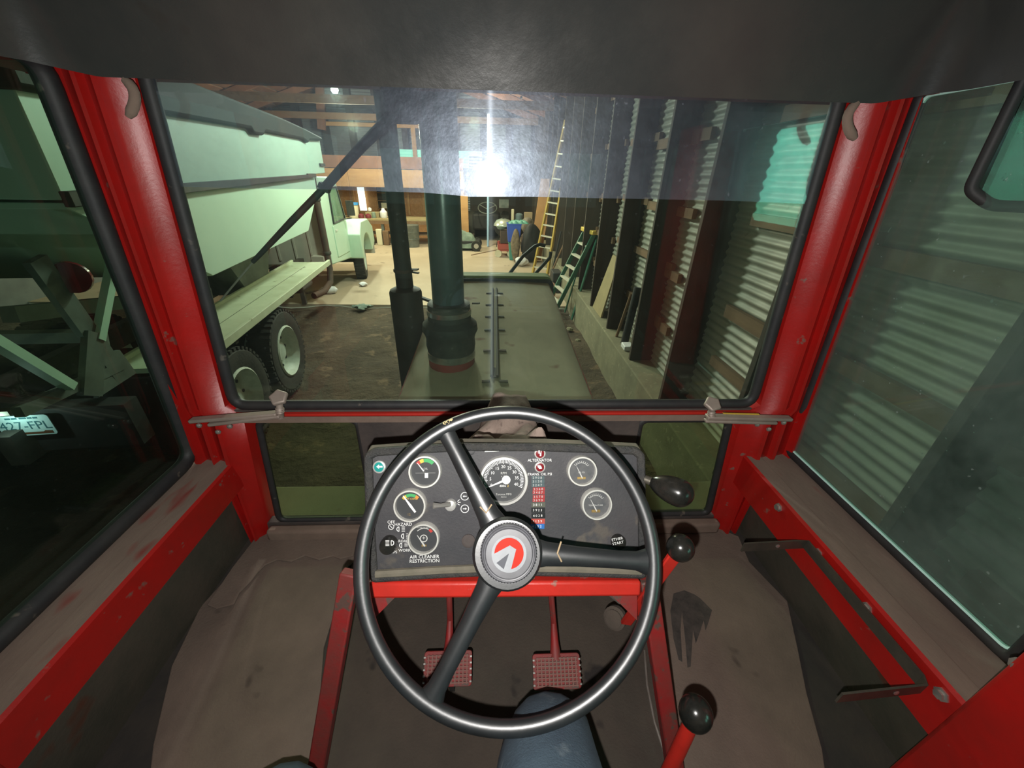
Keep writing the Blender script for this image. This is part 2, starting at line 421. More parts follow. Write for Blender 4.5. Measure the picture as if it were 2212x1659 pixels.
class MB:
    def __init__(s):
        s.v, s.f, s.mi = [], [], []

    def add(s, vs, fs, m=0):
        n = len(s.v)
        s.v += [Vector(v) for v in vs]
        s.f += [tuple(i + n for i in f) for f in fs]
        s.mi += [m] * len(fs)
        return s

    def box(s, c, d, Rm=None, m=0):
        c = Vector(c)
        h = [x / 2 for x in d]
        vs = [Vector((sx * h[0], sy * h[1], sz * h[2])) for sx in (-1, 1) for sy in (-1, 1) for sz in (-1, 1)]
        if Rm is not None:
            vs = [Rm @ v for v in vs]
        fs = [(0, 1, 3, 2), (4, 6, 7, 5), (0, 4, 5, 1), (2, 3, 7, 6), (0, 2, 6, 4), (1, 5, 7, 3)]
        return s.add([c + v for v in vs], fs, m)

    def box2(s, lo, hi, m=0):
        lo, hi = Vector(lo), Vector(hi)
        return s.box((lo + hi) / 2, [abs(a) for a in (hi - lo)], None, m)

    def bar(s, a, b, w, h, up=Z, m=0):
        a, b = Vector(a), Vector(b)
        y = (b - a).normalized()
        x = y.cross(Vector(up))
        if x.length < 1e-4:
            x = y.cross(Vector((0, 1, 0)))
        x.normalize()
        z = x.cross(y)
        Rm = Matrix((x, y, z)).transposed()
        return s.box((a + b) / 2, (w, (b - a).length, h), Rm, m)

    def tube(s, pts, r, n=12, closed=False, m=0, caps=True):
        pts = [Vector(p) for p in pts]
        k = len(pts)
        rs = r if isinstance(r, (list, tuple)) else [r] * k
        base = len(s.v)
        prev = None
        for i, p in enumerate(pts):
            if closed:
                t = pts[(i + 1) % k] - pts[i - 1]
            else:
                t = pts[min(i + 1, k - 1)] - pts[max(i - 1, 0)]
            t.normalize()
            if prev is None:
                x = t.cross(Z)
                if x.length < 1e-3:
                    x = t.cross(Vector((0, 1, 0)))
            else:
                x = prev - t * prev.dot(t)
            x.normalize()
            prev = x
            y = t.cross(x)
            for j in range(n):
                a = 2 * math.pi * j / n
                s.v.append(p + (x * math.cos(a) + y * math.sin(a)) * rs[i])
        seg = k if closed else k - 1
        for i in range(seg):
            i2 = (i + 1) % k
            for j in range(n):
                j2 = (j + 1) % n
                s.f.append((base + i * n + j, base + i * n + j2, base + i2 * n + j2, base + i2 * n + j))
                s.mi.append(m)
        if caps and not closed:
            s.f.append(tuple(base + j for j in reversed(range(n))))
            s.f.append(tuple(base + (k - 1) * n + j for j in range(n)))
            s.mi += [m, m]
        return s

    def lathe(s, prof, o, axis=Z, n=24, m=0, xh=Vector((1, 0, 0)), cap=True):
        """prof: (radius, height) pairs along axis"""
        x, y, z = basis(axis, xh)
        o = Vector(o)
        base = len(s.v)
        for r, h in prof:
            for j in range(n):
                a = 2 * math.pi * j / n
                s.v.append(o + z * h + (x * math.cos(a) + y * math.sin(a)) * r)
        for i in range(len(prof) - 1):
            for j in range(n):
                j2 = (j + 1) % n
                s.f.append((base + i * n + j, base + i * n + j2, base + (i + 1) * n + j2, base + (i + 1) * n + j))
                s.mi.append(m)
        if cap and prof[0][0] > 1e-6:
            s.f.append(tuple(base + j for j in reversed(range(n))))
            s.mi.append(m)
        if cap and prof[-1][0] > 1e-6:
            q = base + (len(prof) - 1) * n
            s.f.append(tuple(q + j for j in range(n)))
            s.mi.append(m)
        return s

    def prism(s, poly, Mx, depth, m=0):
        """2D outline extruded from local z=0 to z=depth"""
        k = len(poly)
        vs = [Mx @ Vector((p[0], p[1], 0)) for p in poly] + [Mx @ Vector((p[0], p[1], depth)) for p in poly]
        fs = [tuple(reversed(range(k))), tuple(range(k, 2 * k))]
        fs += [(i, (i + 1) % k, k + (i + 1) % k, k + i) for i in range(k)]
        return s.add(vs, fs, m)

    def hexa(s, a, b, m=0):
        """two matching polygons a, b (lists of points) joined"""
        k = len(a)
        fs = [tuple(reversed(range(k))), tuple(range(k, 2 * k))]
        fs += [(i, (i + 1) % k, k + (i + 1) % k, k + i) for i in range(k)]
        return s.add(list(a) + list(b), fs, m)

    def grid(s, fn, nu, nv, m=0):
        vs = [fn(i / nu, j / nv) for j in range(nv + 1) for i in range(nu + 1)]
        fs = [(j * (nu + 1) + i, j * (nu + 1) + i + 1, (j + 1) * (nu + 1) + i + 1, (j + 1) * (nu + 1) + i) for j in range(nv) for i in range(nu)]
        return s.add(vs, fs, m)

    def text(s, body, size, Mx, m=0, align='CENTER', ext=0.0):
        c = bpy.data.curves.new('lettering', 'FONT')
        c.body = body
        c.size = size
        c.align_x = align
        c.align_y = 'CENTER'
        c.extrude = ext
        c.resolution_u = 2
        o = bpy.data.objects.new('lettering', c)
        me = bpy.data.meshes.new_from_object(o)
        s.add([Mx @ v.co for v in me.vertices], [tuple(p.vertices) for p in me.polygons], m)
        bpy.data.objects.remove(o)
        bpy.data.curves.remove(c)
        bpy.data.meshes.remove(me)
        return s

    def build(s, name, mats, parent=None, smooth=True, bevel=0.0, angle=38, origin=None, solid=0.0, sub=0):
        me = bpy.data.meshes.new(name)
        if parent is not None:
            inv = WORLD[parent].inverted()
        else:
            if origin is None:
                xs = [v.x for v in s.v]
                ys = [v.y for v in s.v]
                origin = Vector(((min(xs) + max(xs)) / 2, (min(ys) + max(ys)) / 2, min(v.z for v in s.v)))
            inv = Matrix.Translation(-Vector(origin))
        me.from_pydata([inv @ v for v in s.v], [], s.f)
        for q in (mats if isinstance(mats, (list, tuple)) else [mats]):
            me.materials.append(M[q] if isinstance(q, str) else q)
        me.polygons.foreach_set('material_index', s.mi)
        bm = bmesh.new()
        bm.from_mesh(me)
        bmesh.ops.recalc_face_normals(bm, faces=bm.faces)
        bm.to_mesh(me)
        bm.free()
        if smooth:
            me.polygons.foreach_set('use_smooth', [True] * len(me.polygons))
            me.set_sharp_from_angle(angle=R(angle))
        o = bpy.data.objects.new(name, me)
        COL.objects.link(o)
        if parent is not None:
            o.parent = parent
            WORLD[o] = WORLD[parent].copy()
        else:
            o.location = origin
            WORLD[o] = Matrix.Translation(Vector(origin))
        if bevel:
            b = o.modifiers.new('edge', 'BEVEL')
            b.width = bevel
            b.segments = 2
            b.limit_method = 'ANGLE'
            b.angle_limit = R(40)
        if solid:
            b = o.modifiers.new('thick', 'SOLIDIFY')
            b.thickness = solid
            b.offset = 0
        if sub:
            b = o.modifiers.new('smooth', 'SUBSURF')
            b.levels = b.render_levels = sub
        return o


def tag(o, label=None, cat=None, group=None, kind=None):
    if label:
        o['label'] = label
    if cat:
        o['category'] = cat
    if group:
        o['group'] = group
    if kind:
        o['kind'] = kind
    return o


def thing(name, label, cat, loc, group=None, kind=None):
    o = bpy.data.objects.new(name, None)
    o.empty_display_size = 0.05
    o.location = Vector(loc)
    COL.objects.link(o)
    WORLD[o] = Matrix.Translation(Vector(loc))
    return tag(o, label, cat, group, kind)


def struct(o, label, cat):
    return tag(o, label, cat, None, 'structure')


def rrect(x0, y0, x1, y1, r, n=6):
    out = []
    for cx, cy, a0 in ((x1 - r, y1 - r, 0), (x0 + r, y1 - r, 90), (x0 + r, y0 + r, 180), (x1 - r, y0 + r, 270)):
        for i in range(n + 1):
            a = R(a0 + 90 * i / n)
            out.append((cx + r * math.cos(a), cy + r * math.sin(a)))
    return out


def round_poly(pts, r, n=5):
    """3D polygon with rounded corners"""
    out = []
    k = len(pts)
    for i in range(k):
        p, a, b = Vector(pts[i]), Vector(pts[i - 1]), Vector(pts[(i + 1) % k])
        ua, ub = (a - p).normalized(), (b - p).normalized()
        p0, p2 = p + ua * r, p + ub * r
        for j in range(n + 1):
            t = j / n
            out.append(p0 * (1 - t) ** 2 + p * 2 * t * (1 - t) + p2 * t * t)
    return out


# ================================================================== CAB SHELL
ZF = 1.37          # cab floor
YW = 0.94          # windshield plane


def lerp_tab(tab, z):
    for (z0, a), (z1, b) in zip(tab, tab[1:]):
        if z1 <= z <= z0:
            return a + (b - a) * (z0 - z) / (z0 - z1)
    return tab[0][1] if z > tab[0][0] else tab[-1][1]


def pane(name, corners, nrm, th, mt, seal_r, seal_mat='rubber', label='', edge=False, rr=0.04):
    """glass pane with a rubber seal round it"""
    nrm = Vector(nrm).normalized()
    g = MB()
    loop = round_poly(corners, rr)
    g.hexa([p - nrm * th / 2 for p in loop], [p + nrm * th / 2 for p in loop])
    o = g.build(name, mt, smooth=False)
    struct(o, label, 'window')
    if seal_r:
        MB().tube(loop, seal_r, 10, closed=True).build('rubber_seal', seal_mat, o)
    if edge:
        c = sum((Vector(p) for p in corners), Vector()) / len(corners)
        MB().tube([p + (c - p).normalized() * (seal_r * 1.02) - nrm * th * 0.2 for p in loop], 0.0045, 6, closed=True).build('glass_edge', 'glass_edge', o)
    return o


# floor under everything, and the front bulkhead
struct(MB().box2((-0.92, -0.95, ZF - 0.05), (0.95, 0.97, ZF - 0.004)).build('floor', 'floor'), 'dark dirty sheet floor of the tractor cab under the mats', 'floor')

fw = MB()
for pts in ([(-0.76, 1.36), (0.80, 1.36), (0.80, 1.425), (-0.76, 1.425)],
            [(-0.395, 1.425), (0.435, 1.425), (0.43, 1.825), (-0.39, 1.825)],
            [(-0.74, 1.822), (0.775, 1.822), (0.775, 1.862), (-0.74, 1.862)]):
    fw.hexa([Vector((x, YW - 0.012, z)) for x, z in pts], [Vector((x, YW + 0.02, z)) for x, z in pts])
fwo = struct(fw.build('wall_front', 'wall', bevel=0.003), 'grimy black vinyl bulkhead between the dashboard and the windshield', 'wall')
MB().box2((-0.72, YW - 0.024, 1.848), (0.765, YW - 0.008, 1.857)).build('red_rail', 'red_bar', fwo, bevel=0.003)
MB().box2((-0.72, YW - 0.02, 1.826), (0.765, YW - 0.01, 1.846)).build('dusty_rail', 'ledge', fwo)
MB().box2((-0.74, 0.895, ZF), (0.775, YW - 0.01, 1.418)).build('bottom_ledge', 'ledge', fwo, bevel=0.01)

W1 = pane('window_1', [Vector((-0.648, YW, 2.64)), Vector((0.70, YW, 2.64)), Vector((0.757, YW, 1.872)), Vector((-0.717, YW, 1.872))],
          (0, 1, 0), 0.005, 'shield', 0.0145, label='broad dusty green-tinted windshield over the hood')
fe = [(352, 402), (532, 407), (690, 409), (840, 414), (915, 416), (965, 420), (1016, 425), (1141, 425), (1280, 428), (1343, 429), (1552, 433), (1640, 436), (1731, 440), (1778, 441)]
lo_ = [at_y(px, py, YW - .0045) for px, py in fe]
g = MB()
for p in lo_:
    g.v += [p, Vector((p.x, p.y, 2.635)), p + Vector((0, .0012, 0)), Vector((p.x, p.y + .0012, 2.635))]
for i in range(len(lo_) - 1):
    a, b = 4 * i, 4 * i + 4
    g.f += [(a, b, b + 1, a + 1), (a + 2, a + 3, b + 3, b + 2), (a, a + 2, b + 2, b)]
    g.mi += [0, 0, 0]
g.build('sun_film', 'film', W1, smooth=False)
tag(W1.children[-1], 'hazy scratched plastic sun film on the upper part of the glass')
W2 = pane('window_2', [Vector((-0.668, YW, 1.824)), Vector((-0.39, YW, 1.824)), Vector((-0.40, YW, 1.425)), Vector((-0.712, YW, 1.425))],
          (0, 1, 0), 0.005, 'lowglass', 0.010, label='small dusty lower pane on the truck side of the dashboard', rr=0.03)
W3 = pane('window_3', [Vector((0.432, YW, 1.82)), Vector((0.706, YW, 1.82)), Vector((0.745, YW, 1.425)), Vector((0.445, YW, 1.425))],
          (0, 1, 0), 0.005, 'lowglass', 0.012, label='small dusty lower pane on the tin wall side of the dashboard', rr=0.03)

# pillars: ridged pressed-steel corner posts
XI = {-1: [(2.66, -0.654), (1.875, -0.731), (1.845, -0.692), (1.36, -0.752)], 1: [(2.66, 0.708), (1.875, 0.771), (1.845, 0.728), (1.36, 0.764)]}
XO = {-1: [(2.66, -0.806), (1.70, -0.866), (1.69, -0.862), (1.36, -0.826)], 1: [(2.66, 0.855), (1.70, 0.936), (1.69, 0.93), (1.36, 0.886)]}
SEC = ((0.0, 0.952), (0.02, 0.926), (0.27, 0.908), (0.30, 0.893), (0.355, 0.891), (0.39, 0.905), (0.55, 0.915), (0.575, 0.900), (0.625, 0.899), (0.66, 0.914), (0.86, 0.926), (0.89, 0.904), (0.97, 0.904), (1.0, 0.932))
for sd, nm, lb in ((-1, 'trim_1', 'red ridged steel corner post between windshield and truck-side door glass'),
                   (1, 'trim_2', 'red ridged steel corner post between windshield and wall-side door glass')):
    zs = [2.66, 2.4, 2.1, 1.875, 1.845, 1.70, 1.69, 1.5, 1.36]
    g = MB()
    for z in zs:
        xi, xo = lerp_tab(XI[sd], z), lerp_tab(XO[sd], z)
        for t, y in SEC:
            g.v.append(Vector((xi + (xo - xi) * t, y, z)))
        g.v.append(Vector((xo, 0.975, z)))
        g.v.append(Vector((xi, 0.975, z)))
    k = len(SEC) + 2
    for i in range(len(zs) - 1):
        for j in range(k):
            g.f.append((i * k + j, i * k + (j + 1) % k, (i + 1) * k + (j + 1) % k, (i + 1) * k + j))
            g.mi.append(0)
    g.f += [tuple(range(k)), tuple((len(zs) - 1) * k + j for j in reversed(range(k)))]
    g.mi += [0, 0]
    p = struct(g.build(nm, 'red', angle=50), lb, 'post')
    # worn grey-brown clip at the top of the post
    hook = ((268, 172), (299, 192), (296, 225), (277, 252)) if sd < 0 else ((1852, 222), (1820, 246), (1827, 278), (1847, 300))
    hk = [at_y(px, py, 0.872) for px, py in hook]
    hb = [hk[0] * (1 - t) ** 3 + hk[1] * 3 * t * (1 - t) ** 2 + hk[2] * 3 * t * t * (1 - t) + hk[3] * t ** 3 for t in [q / 8 for q in range(9)]]
    MB().tube(hb, [0.006] + [0.0085] * 7 + [0.005], 10).build('liner_clip', 'ledge', p)

# door sills with a dusty top
for sd, nm, x0, xm, x1, zb, yb, lb in ((-1, 'trim_3', 0.755, 0.80, 0.885, 1.606, -0.6, 'red box sill with a dusty top under the truck-side glass'),
                                       (1, 'trim_4', 0.773, 0.822, 0.925, 1.588, 0.10, 'red box sill with a dusty top under the wall-side glass')):
    sec = [(x0, zb), (x0, 1.694), (x0 + 0.006, 1.70), (xm, 1.70), (xm + 0.003, 1.6945), (x1 - 0.006, 1.6945), (x1, 1.69), (x1, zb)]
    g = MB()
    a = [Vector((sd * x, 0.925, z)) for x, z in sec]
    b = [Vector((sd * x, yb, z)) for x, z in sec]
    g.hexa(a, b)
    for i in (2, 4):
        g.mi[2 + i] = 1
    s_ = struct(g.build(nm, ['red', 'dusty'], smooth=False), lb, 'sill')
    if sd > 0:
        for px, py in ((1683, 1096), (1768, 1195), (1873, 1313), (2035, 1500)):
            c = at_x(px, py, x0)
            MB().lathe([(0.012, 0), (0.012, 0.003), (0.008, 0.004), (0.008, 0.009), (0, 0.010)], c, (-1, 0, 0), 6).build('bolt', 'bolt', s_)

# door glass
pane('window_4', [Vector((-0.80, 0.905, 2.62)), Vector((-0.872, 0.915, 1.712)), Vector((-0.872, -0.55, 1.712)), Vector((-0.80, -0.55, 2.62))],
     (1, 0, -0.08), 0.005, 'leftglass', 0.019, label='clear greenish door glass facing the white truck', rr=0.05)
pane('window_5', [Vector((0.85, 0.915, 2.615)), Vector((0.922, 0.925, 1.708)), Vector((0.922, 0.33, 1.708)), Vector((0.85, 0.33, 2.615))],
     (1, 0, 0.08), 0.006, 'rightglass', 0.013, label='very dusty bright-edged door glass facing the tin wall', edge=True, rr=0.02)
pane('window_6', [Vector((0.85, 0.08, 2.60)), Vector((0.922, 0.08, 1.72)), Vector((0.922, -0.66, 1.72)), Vector((0.85, -0.66, 2.60))],
     (1, 0, 0.08), 0.005, 'rearglass', 0.013, label='rear quarter glass behind the seat on the tin wall side', rr=0.05)
pane('window_7', [Vector((-0.70, -0.78, 2.58)), Vector((0.74, -0.78, 2.58)), Vector((0.74, -0.78, 1.80)), Vector((-0.70, -0.78, 1.80))],
     (0, 1, 0), 0.005, 'rearglass', 0.014, label='rear window of the cab behind the seat', rr=0.06)

# rear door posts
for sd, nm, lb in ((1, 'trim_5', 'wide red door post with bolt holes at the end of the wall-side sill'), (-1, 'trim_6', 'red door post at the end of the truck-side sill')):
    x0, x1 = (0.768, 0.93) if sd > 0 else (0.757, 0.885)
    g = MB()
    g.hexa([Vector((sd * a, y, 1.36)) for a, y in ((x0, 0.272), (x1, 0.30), (x1, 0.08), (x0, 0.08))],
           [Vector((sd * (a - 0.03), y, 2.62)) for a, y in ((x0, 0.272), (x1, 0.30), (x1, 0.08), (x0, 0.08))])
    p = struct(g.build(nm, 'red', bevel=0.006), lb, 'post')
    if sd > 0:
        for py in (1440,):
            MB().lathe([(0.015, 0), (0.015, 0.002), (0.008, 0.003), (0.008, 0.008), (0, 0.009)], at_x(2208, 1446, x0 - 0.002), (-1, 0, 0), 10).build('bolt', 'metal', p)

# kick panels and rear bulkhead
for sd, nm, lb in ((-1, 'wall_left', 'grimy dark kick panel under the truck-side sill'), (1, 'wall_right', 'grimy dark kick panel under the wall-side sill')):
    g = MB()
    xb = 0.815 if sd < 0 else 0.86
    g.hexa([Vector((sd * xb, 0.93, 1.36)), Vector((sd * xb, -0.78, 1.36)), Vector((sd * (xb - 0.02), -0.78, 1.64)), Vector((sd * (xb - 0.02), 0.93, 1.64))],
           [Vector((sd * (xb + 0.03), 0.93, 1.36)), Vector((sd * (xb + 0.03), -0.78, 1.36)), Vector((sd * (xb + 0.02), -0.78, 1.64)), Vector((sd * (xb + 0.02), 0.93, 1.64))])
    struct(g.build(nm, 'kick'), lb, 'panel')
g = MB()
for lo, hi in (((-0.86, -0.81, 1.36), (0.90, -0.76, 1.80)), ((-0.86, -0.81, 2.58), (0.90, -0.76, 2.64)), ((-0.86, -0.81, 1.8), (-0.70, -0.76, 2.58)), ((0.74, -0.81, 1.8), (0.90, -0.76, 2.58))):
    g.box2(lo, hi)
struct(g.build('wall_rear', 'wall'), 'dark rear bulkhead of the cab behind the seat', 'wall')


# moulded headliner
LX0, LX1, LY1, LY0 = -0.778, 0.818, 0.868, -0.755


def liner(u, v):
    # rounded-rectangle rim, then a steep header curving into a shallow dome
    x = LX0 + (LX1 - LX0) * u
    y = LY1 - (LY1 - LY0) * v
    r_ = 0.09
    qx, qy = max(LX0 + r_ - x, x - (LX1 - r_), 0.0), max(y - (LY1 - r_), (LY0 + r_) - y, 0.0)
    if qx > 0 and qy > 0:
        ln = math.hypot(qx, qy)
        k = min(1.0, max(qx, qy) / ln)          # pull the square corner in to a round one
        sx = 1 if x > 0 else -1
        sy = 1 if y > 0 else -1
        ccx = (LX1 - r_) if sx > 0 else (LX0 + r_)
        ccy = (LY1 - r_) if sy > 0 else (LY0 + r_)
        x, y = ccx + sx * qx * k, ccy + sy * qy * k
        d = r_ - math.hypot(qx * k, qy * k)
    else:
        d = min(LY1 - y, y - LY0, x - LX0, LX1 - x)
    d = max(0.0, d)
    side = max(0.0, min(1.0, (abs(x - 0.02) - 0.70) / 0.08))
    z = 2.582 + 0.013 * side + 0.19 * (1 - math.exp(-d / 0.062)) + 0.03 * (1 - math.exp(-d / 0.3))
    return Vector((x, y, z))


def spaced(k, n):
    """denser rows near the edges"""
    t = k / n
    return 0.5 - 0.5 * math.cos(math.pi * t)


g = MB().grid(lambda u, v: liner(spaced(u, 1), spaced(v, 1)), 110, 110)
struct(g.build('ceiling', 'head', angle=80, solid=0.0), 'glossy charcoal moulded headliner over the windshield', 'ceiling')
g = MB().box2((-0.90, -0.85, 2.84), (0.95, 1.02, 2.88))
for lo, hi in (((-0.90, 0.976, 2.60), (0.95, 1.02, 2.85)), ((-0.90, 0.874, 2.602), (0.95, 0.98, 2.615)), ((-0.90, -0.85, 2.60), (0.95, -0.82, 2.85)), ((-0.90, -0.85, 2.62), (-0.88, 1.02, 2.85)), ((0.93, -0.85, 2.62), (0.95, 1.02, 2.85))):
    g.box2(lo, hi)
struct(g.build('roof', 'red_dull'), 'red sheet roof of the tractor cab', 'roof')


# floor mats
def slab(name, pts, z, th, mt, label, cat='mat'):
    g = MB()
    g.hexa([Vector((x, y, z - th)) for x, y in pts], [Vector((x, y, z)) for x, y in pts])
    return tag(g.build(name, mt, smooth=False, bevel=0.002), label, cat)


def pz(l, z=ZF):
    return [(at_z(a, b, z).x, at_z(a, b, z).y) for a, b in l]


lm = pz([(560, 1155), (640, 1143), (780, 1142), (765, 1215), (752, 1225), (700, 1400), (680, 1659), (560, 1900), (300, 1900), (332, 1611), (372, 1440), (433, 1313), (490, 1250)])
slab('floor_mat', lm, ZF + 0.004, 0.007, 'mat', 'dusty reddish-brown floor mat beside the pedals on the truck side')
rm = pz([(1400, 1142), (1520, 1130), (1595, 1160), (1618, 1215), (1700, 1300), (1722, 1400), (1742, 1500), (1775, 1620), (1800, 1800), (1480, 1800), (1440, 1500), (1410, 1290)])
slab('floor_mat', rm, ZF + 0.004, 0.007, 'mat', 'dusty brown floor mat with dark drip stains beside the control levers')
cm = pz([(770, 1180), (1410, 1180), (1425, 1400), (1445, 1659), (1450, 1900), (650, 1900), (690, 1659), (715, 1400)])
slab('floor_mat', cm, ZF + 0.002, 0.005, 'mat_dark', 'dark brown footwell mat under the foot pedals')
# rumpled torn upper layer of the truck-side mat near the front ledge
tp = pz([(560, 1158), (640, 1148), (778, 1148), (765, 1205), (735, 1212), (720, 1206), (690, 1214), (660, 1205), (630, 1218), (600, 1214), (575, 1225), (560, 1240), (545, 1260), (520, 1285), (508, 1310), (470, 1320), (450, 1312), (505, 1230)])
slab('mat_scrap', tp, ZF + 0.012, 0.006, 'mat', 'torn dusty mat strip lying along the front ledge', 'mat')
# fluid stain on the wall-side mat: a thin dried film
st = pz([(1448, 1320), (1455, 1282), (1478, 1275), (1500, 1284), (1512, 1292), (1538, 1318), (1530, 1345), (1524, 1362), (1520, 1340), (1512, 1365), (1503, 1390), (1497, 1360), (1492, 1440), (1485, 1442), (1480, 1380), (1473, 1320), (1470, 1360), (1474, 1430), (1466, 1425), (1455, 1380)], ZF + 0.005)
slab('oil_stain', st, ZF + 0.0055, 0.001, mat('dried_oil', (0.040, 0.035, 0.031), (0.085, 0.07, 0.06), 30, 0.8), 'dark dried oil drips on the brown mat by the levers', 'stain')

# ================================================================== INSTRUMENT PANEL
DN = Vector((0, -0.878, 0.478))
DU = Vector((1, 0, 0))
DV = DN.cross(DU) * 1.0          # up along the panel
DP0 = at_d(1090, 1100, 0.68)


def dp(px, py, off=0.0):
    return on_plane(px, py, DP0 + DN * off, DN)


def dframe(px, py, off=0.0, ang=0.0):
    o = dp(px, py, off)
    x = DU * math.cos(ang) + DV * math.sin(ang)
    y = DN.cross(x)
    return frame(o, x, y, DN)


SX = 0.68 / FPX    # metres per photo pixel on the panel


def rad(px):
    return px * SX * 1.03


PAN = thing('instrument_panel', 'black vinyl instrument panel with round gauges behind the steering wheel', 'instrument panel', dp(1090, 1240))
out = [dp(*p) for p in ((796, 985), (812, 976), (1000, 965), (1180, 966), (1370, 973), (1384, 984), (1386, 1100), (1388, 1240), (1250, 1236), (1090, 1233), (960, 1238), (808, 1248), (800, 1120))]
MB().hexa([p - DN * 0.03 for p in out], out).build('face_plate', 'panel', PAN, smooth=False)
MB().tube(round_poly([p + DN * 0.001 for p in out], 0.004, 2), 0.0075, 10, closed=True).build('padded_rim', 'panel_rim', PAN)
# housing behind the face, with the dusty brow on top
top_f = [dp(*p, -0.004) for p in ((792, 975), (1000, 960), (1180, 960), (1386, 970))]
bk = [Vector((p.x, p.y + 0.024, p.z - 0.003)) for p in top_f]
g = MB()
g.hexa([Vector((p.x, p.y, p.z - 0.014)) for p in top_f] + [Vector((p.x, p.y, p.z - 0.02)) for p in reversed(bk)], top_f + list(reversed(bk)))
g.build('brow', 'brow', PAN, bevel=0.004)
bl, br = dp(800, 1245, -0.03), dp(1390, 1240, -0.03)
tl, trr = dp(796, 985, -0.03), dp(1384, 980, -0.03)
g = MB()
g.hexa([tl, trr, br, bl], [Vector((tl.x, 0.885, 1.745)), Vector((trr.x, 0.885, 1.745)), Vector((br.x, 0.80, br.z - 0.05)), Vector((bl.x, 0.80, bl.z - 0.05))])
g.build('housing', 'panel', PAN, smooth=False)
lip = [dp(*p, 0.004) for p in ((812, 1240), (960, 1231), (1090, 1226), (1250, 1229), (1384, 1234))]
MB().tube(lip, 0.007, 8).build('lower_lip', 'brow', PAN)


def gauge(px, py, rpx, face='dial', name='gauge', bez='bezel'):
    Fm = dframe(px, py, 0.002)
    r = rad(rpx)
    gb = MB().lathe([(r * 1.0, -0.004), (r, 0.006), (r * 0.95, 0.010), (r * 0.86, 0.010), (r * 0.83, 0.003)], Fm.translation, DN, 40, xh=DU, cap=False)
    o = gb.build(name, bez, PAN)
    MB().lathe([(0.0001, 0.0035), (r * 0.85, 0.0035), (r * 0.85, 0.0)], Fm.translation, DN, 36, xh=DU).build('dial', face, o, smooth=False)
    return o, r, dframe(px, py, 0.0062)


def arc(mb, Fm, r0, r1, a0, a1, m=0, n=14, z=0.0):
    vs, fs = [], []
    for i in range(n + 1):
        a = R(a0 + (a1 - a0) * i / n)
        vs += [Fm @ Vector((r0 * math.cos(a), r0 * math.sin(a), z)), Fm @ Vector((r1 * math.cos(a), r1 * math.sin(a), z))]
    for i in range(n):
        fs.append((2 * i, 2 * i + 2, 2 * i + 3, 2 * i + 1))
    mb.add(vs, fs, m)


def needle(o, Fm, r, ang, l0=-0.25, w=0.06, mt='white', c=(0, 0)):
    a = R(ang)
    d, n = Vector((math.cos(a), math.sin(a), 0)), Vector((-math.sin(a), math.cos(a), 0))
    c = Vector((c[0] * r, c[1] * r, 0.0008))
    pts = [c + d * l0 * r + n * w * r * 0.8, c + d * l0 * r - n * w * r * 0.8, c - n * w * r, c + d * 0.75 * r - n * w * r * 0.3, c + d * 0.75 * r + n * w * r * 0.3, c + n * w * r]
    MB().prism([(p.x, p.y) for p in pts], Fm @ Matrix.Translation((0, 0, 0.0008)), 0.0008).build('needle', mt, o)


def put(Fm, x, y, s=1.0, a=0.0):
    return Fm @ Matrix.Translation((x, y, 0)) @ Matrix.Rotation(a, 4, 'Z')


PM = ['white', 'dimwhite', 'yellow', 'orange', 'green', 'redp', 'brass']
# fuel gauge
o, r, Fm = gauge(919, 1017, 34)
pr = MB()
arc(pr, Fm, r * .52, r * .74, 122, 140, 5)
arc(pr, Fm, r * .52, r * .74, 100, 121, 2)
arc(pr, Fm, r * .52, r * .74, 44, 99, 4)
pr.text('OIL', r * .17, put(Fm, 0.02 * r, .12 * r), 1)
pr.box(put(Fm, .06 * r, -.28 * r).translation, (r * .2, 0.0004, r * .3), Matrix((DU, DN, DV)).transposed(), 0)
pr.box(put(Fm, .0 * r, -.13 * r).translation, (r * 1.2, 0.0003, r * .012), Matrix((DU, DN, DV)).transposed(), 1)
tag(pr.build('printed_scale', PM, o, smooth=False), kind='stuff')
needle(o, Fm, r, 128, 0.12, .045, c=(-.02, -.1))
# battery / temperature gauge
o, r, Fm = gauge(887, 1090, 34)
pr = MB()
arc(pr, Fm, r * .48, r * .66, 118, 142, 2)
arc(pr, Fm, r * .48, r * .66, 60, 117, 4)
arc(pr, Fm, r * .48, r * .66, 40, 59, 3)
pr.text('BATT COND', r * .15, put(Fm, 0, .34 * r), 2)
pr.text('VDO'[0:0] + '12', r * .2, put(Fm, -.1 * r, -.6 * r), 6)
tag(pr.build('printed_scale', PM, o, smooth=False), kind='stuff')
needle(o, Fm, r, 126, -.5, .075, c=(0, -.05))
# air cleaner restriction gauge
o, r, Fm = gauge(916, 1161, 33)
pr = MB()
arc(pr, Fm, r * .55, r * .60, 60, 135, 1)
arc(pr, Fm, r * .50, r * .66, 34, 56, 5)
pr.text('INCHES OF WATER', r * .10, put(Fm, 0, .62 * r), 1)
arc(pr, Fm @ Matrix.Translation((-.02 * r, -.06 * r, 0)), r * .18, r * .24, 0, 360, 1, 24)
pr.text('+', r * .4, put(Fm, -.02 * r, -.05 * r), 1)
pr.box(put(Fm, 0, -.5 * r).translation, (r * .3, 0.0006, r * .12), Matrix((DU, DN, DV)).transposed(), 6)
tag(pr.build('printed_scale', PM, o, smooth=False), kind='stuff')
needle(o, Fm, r, 124, -.1, .05, 'dimwhite', (.0, -.45))
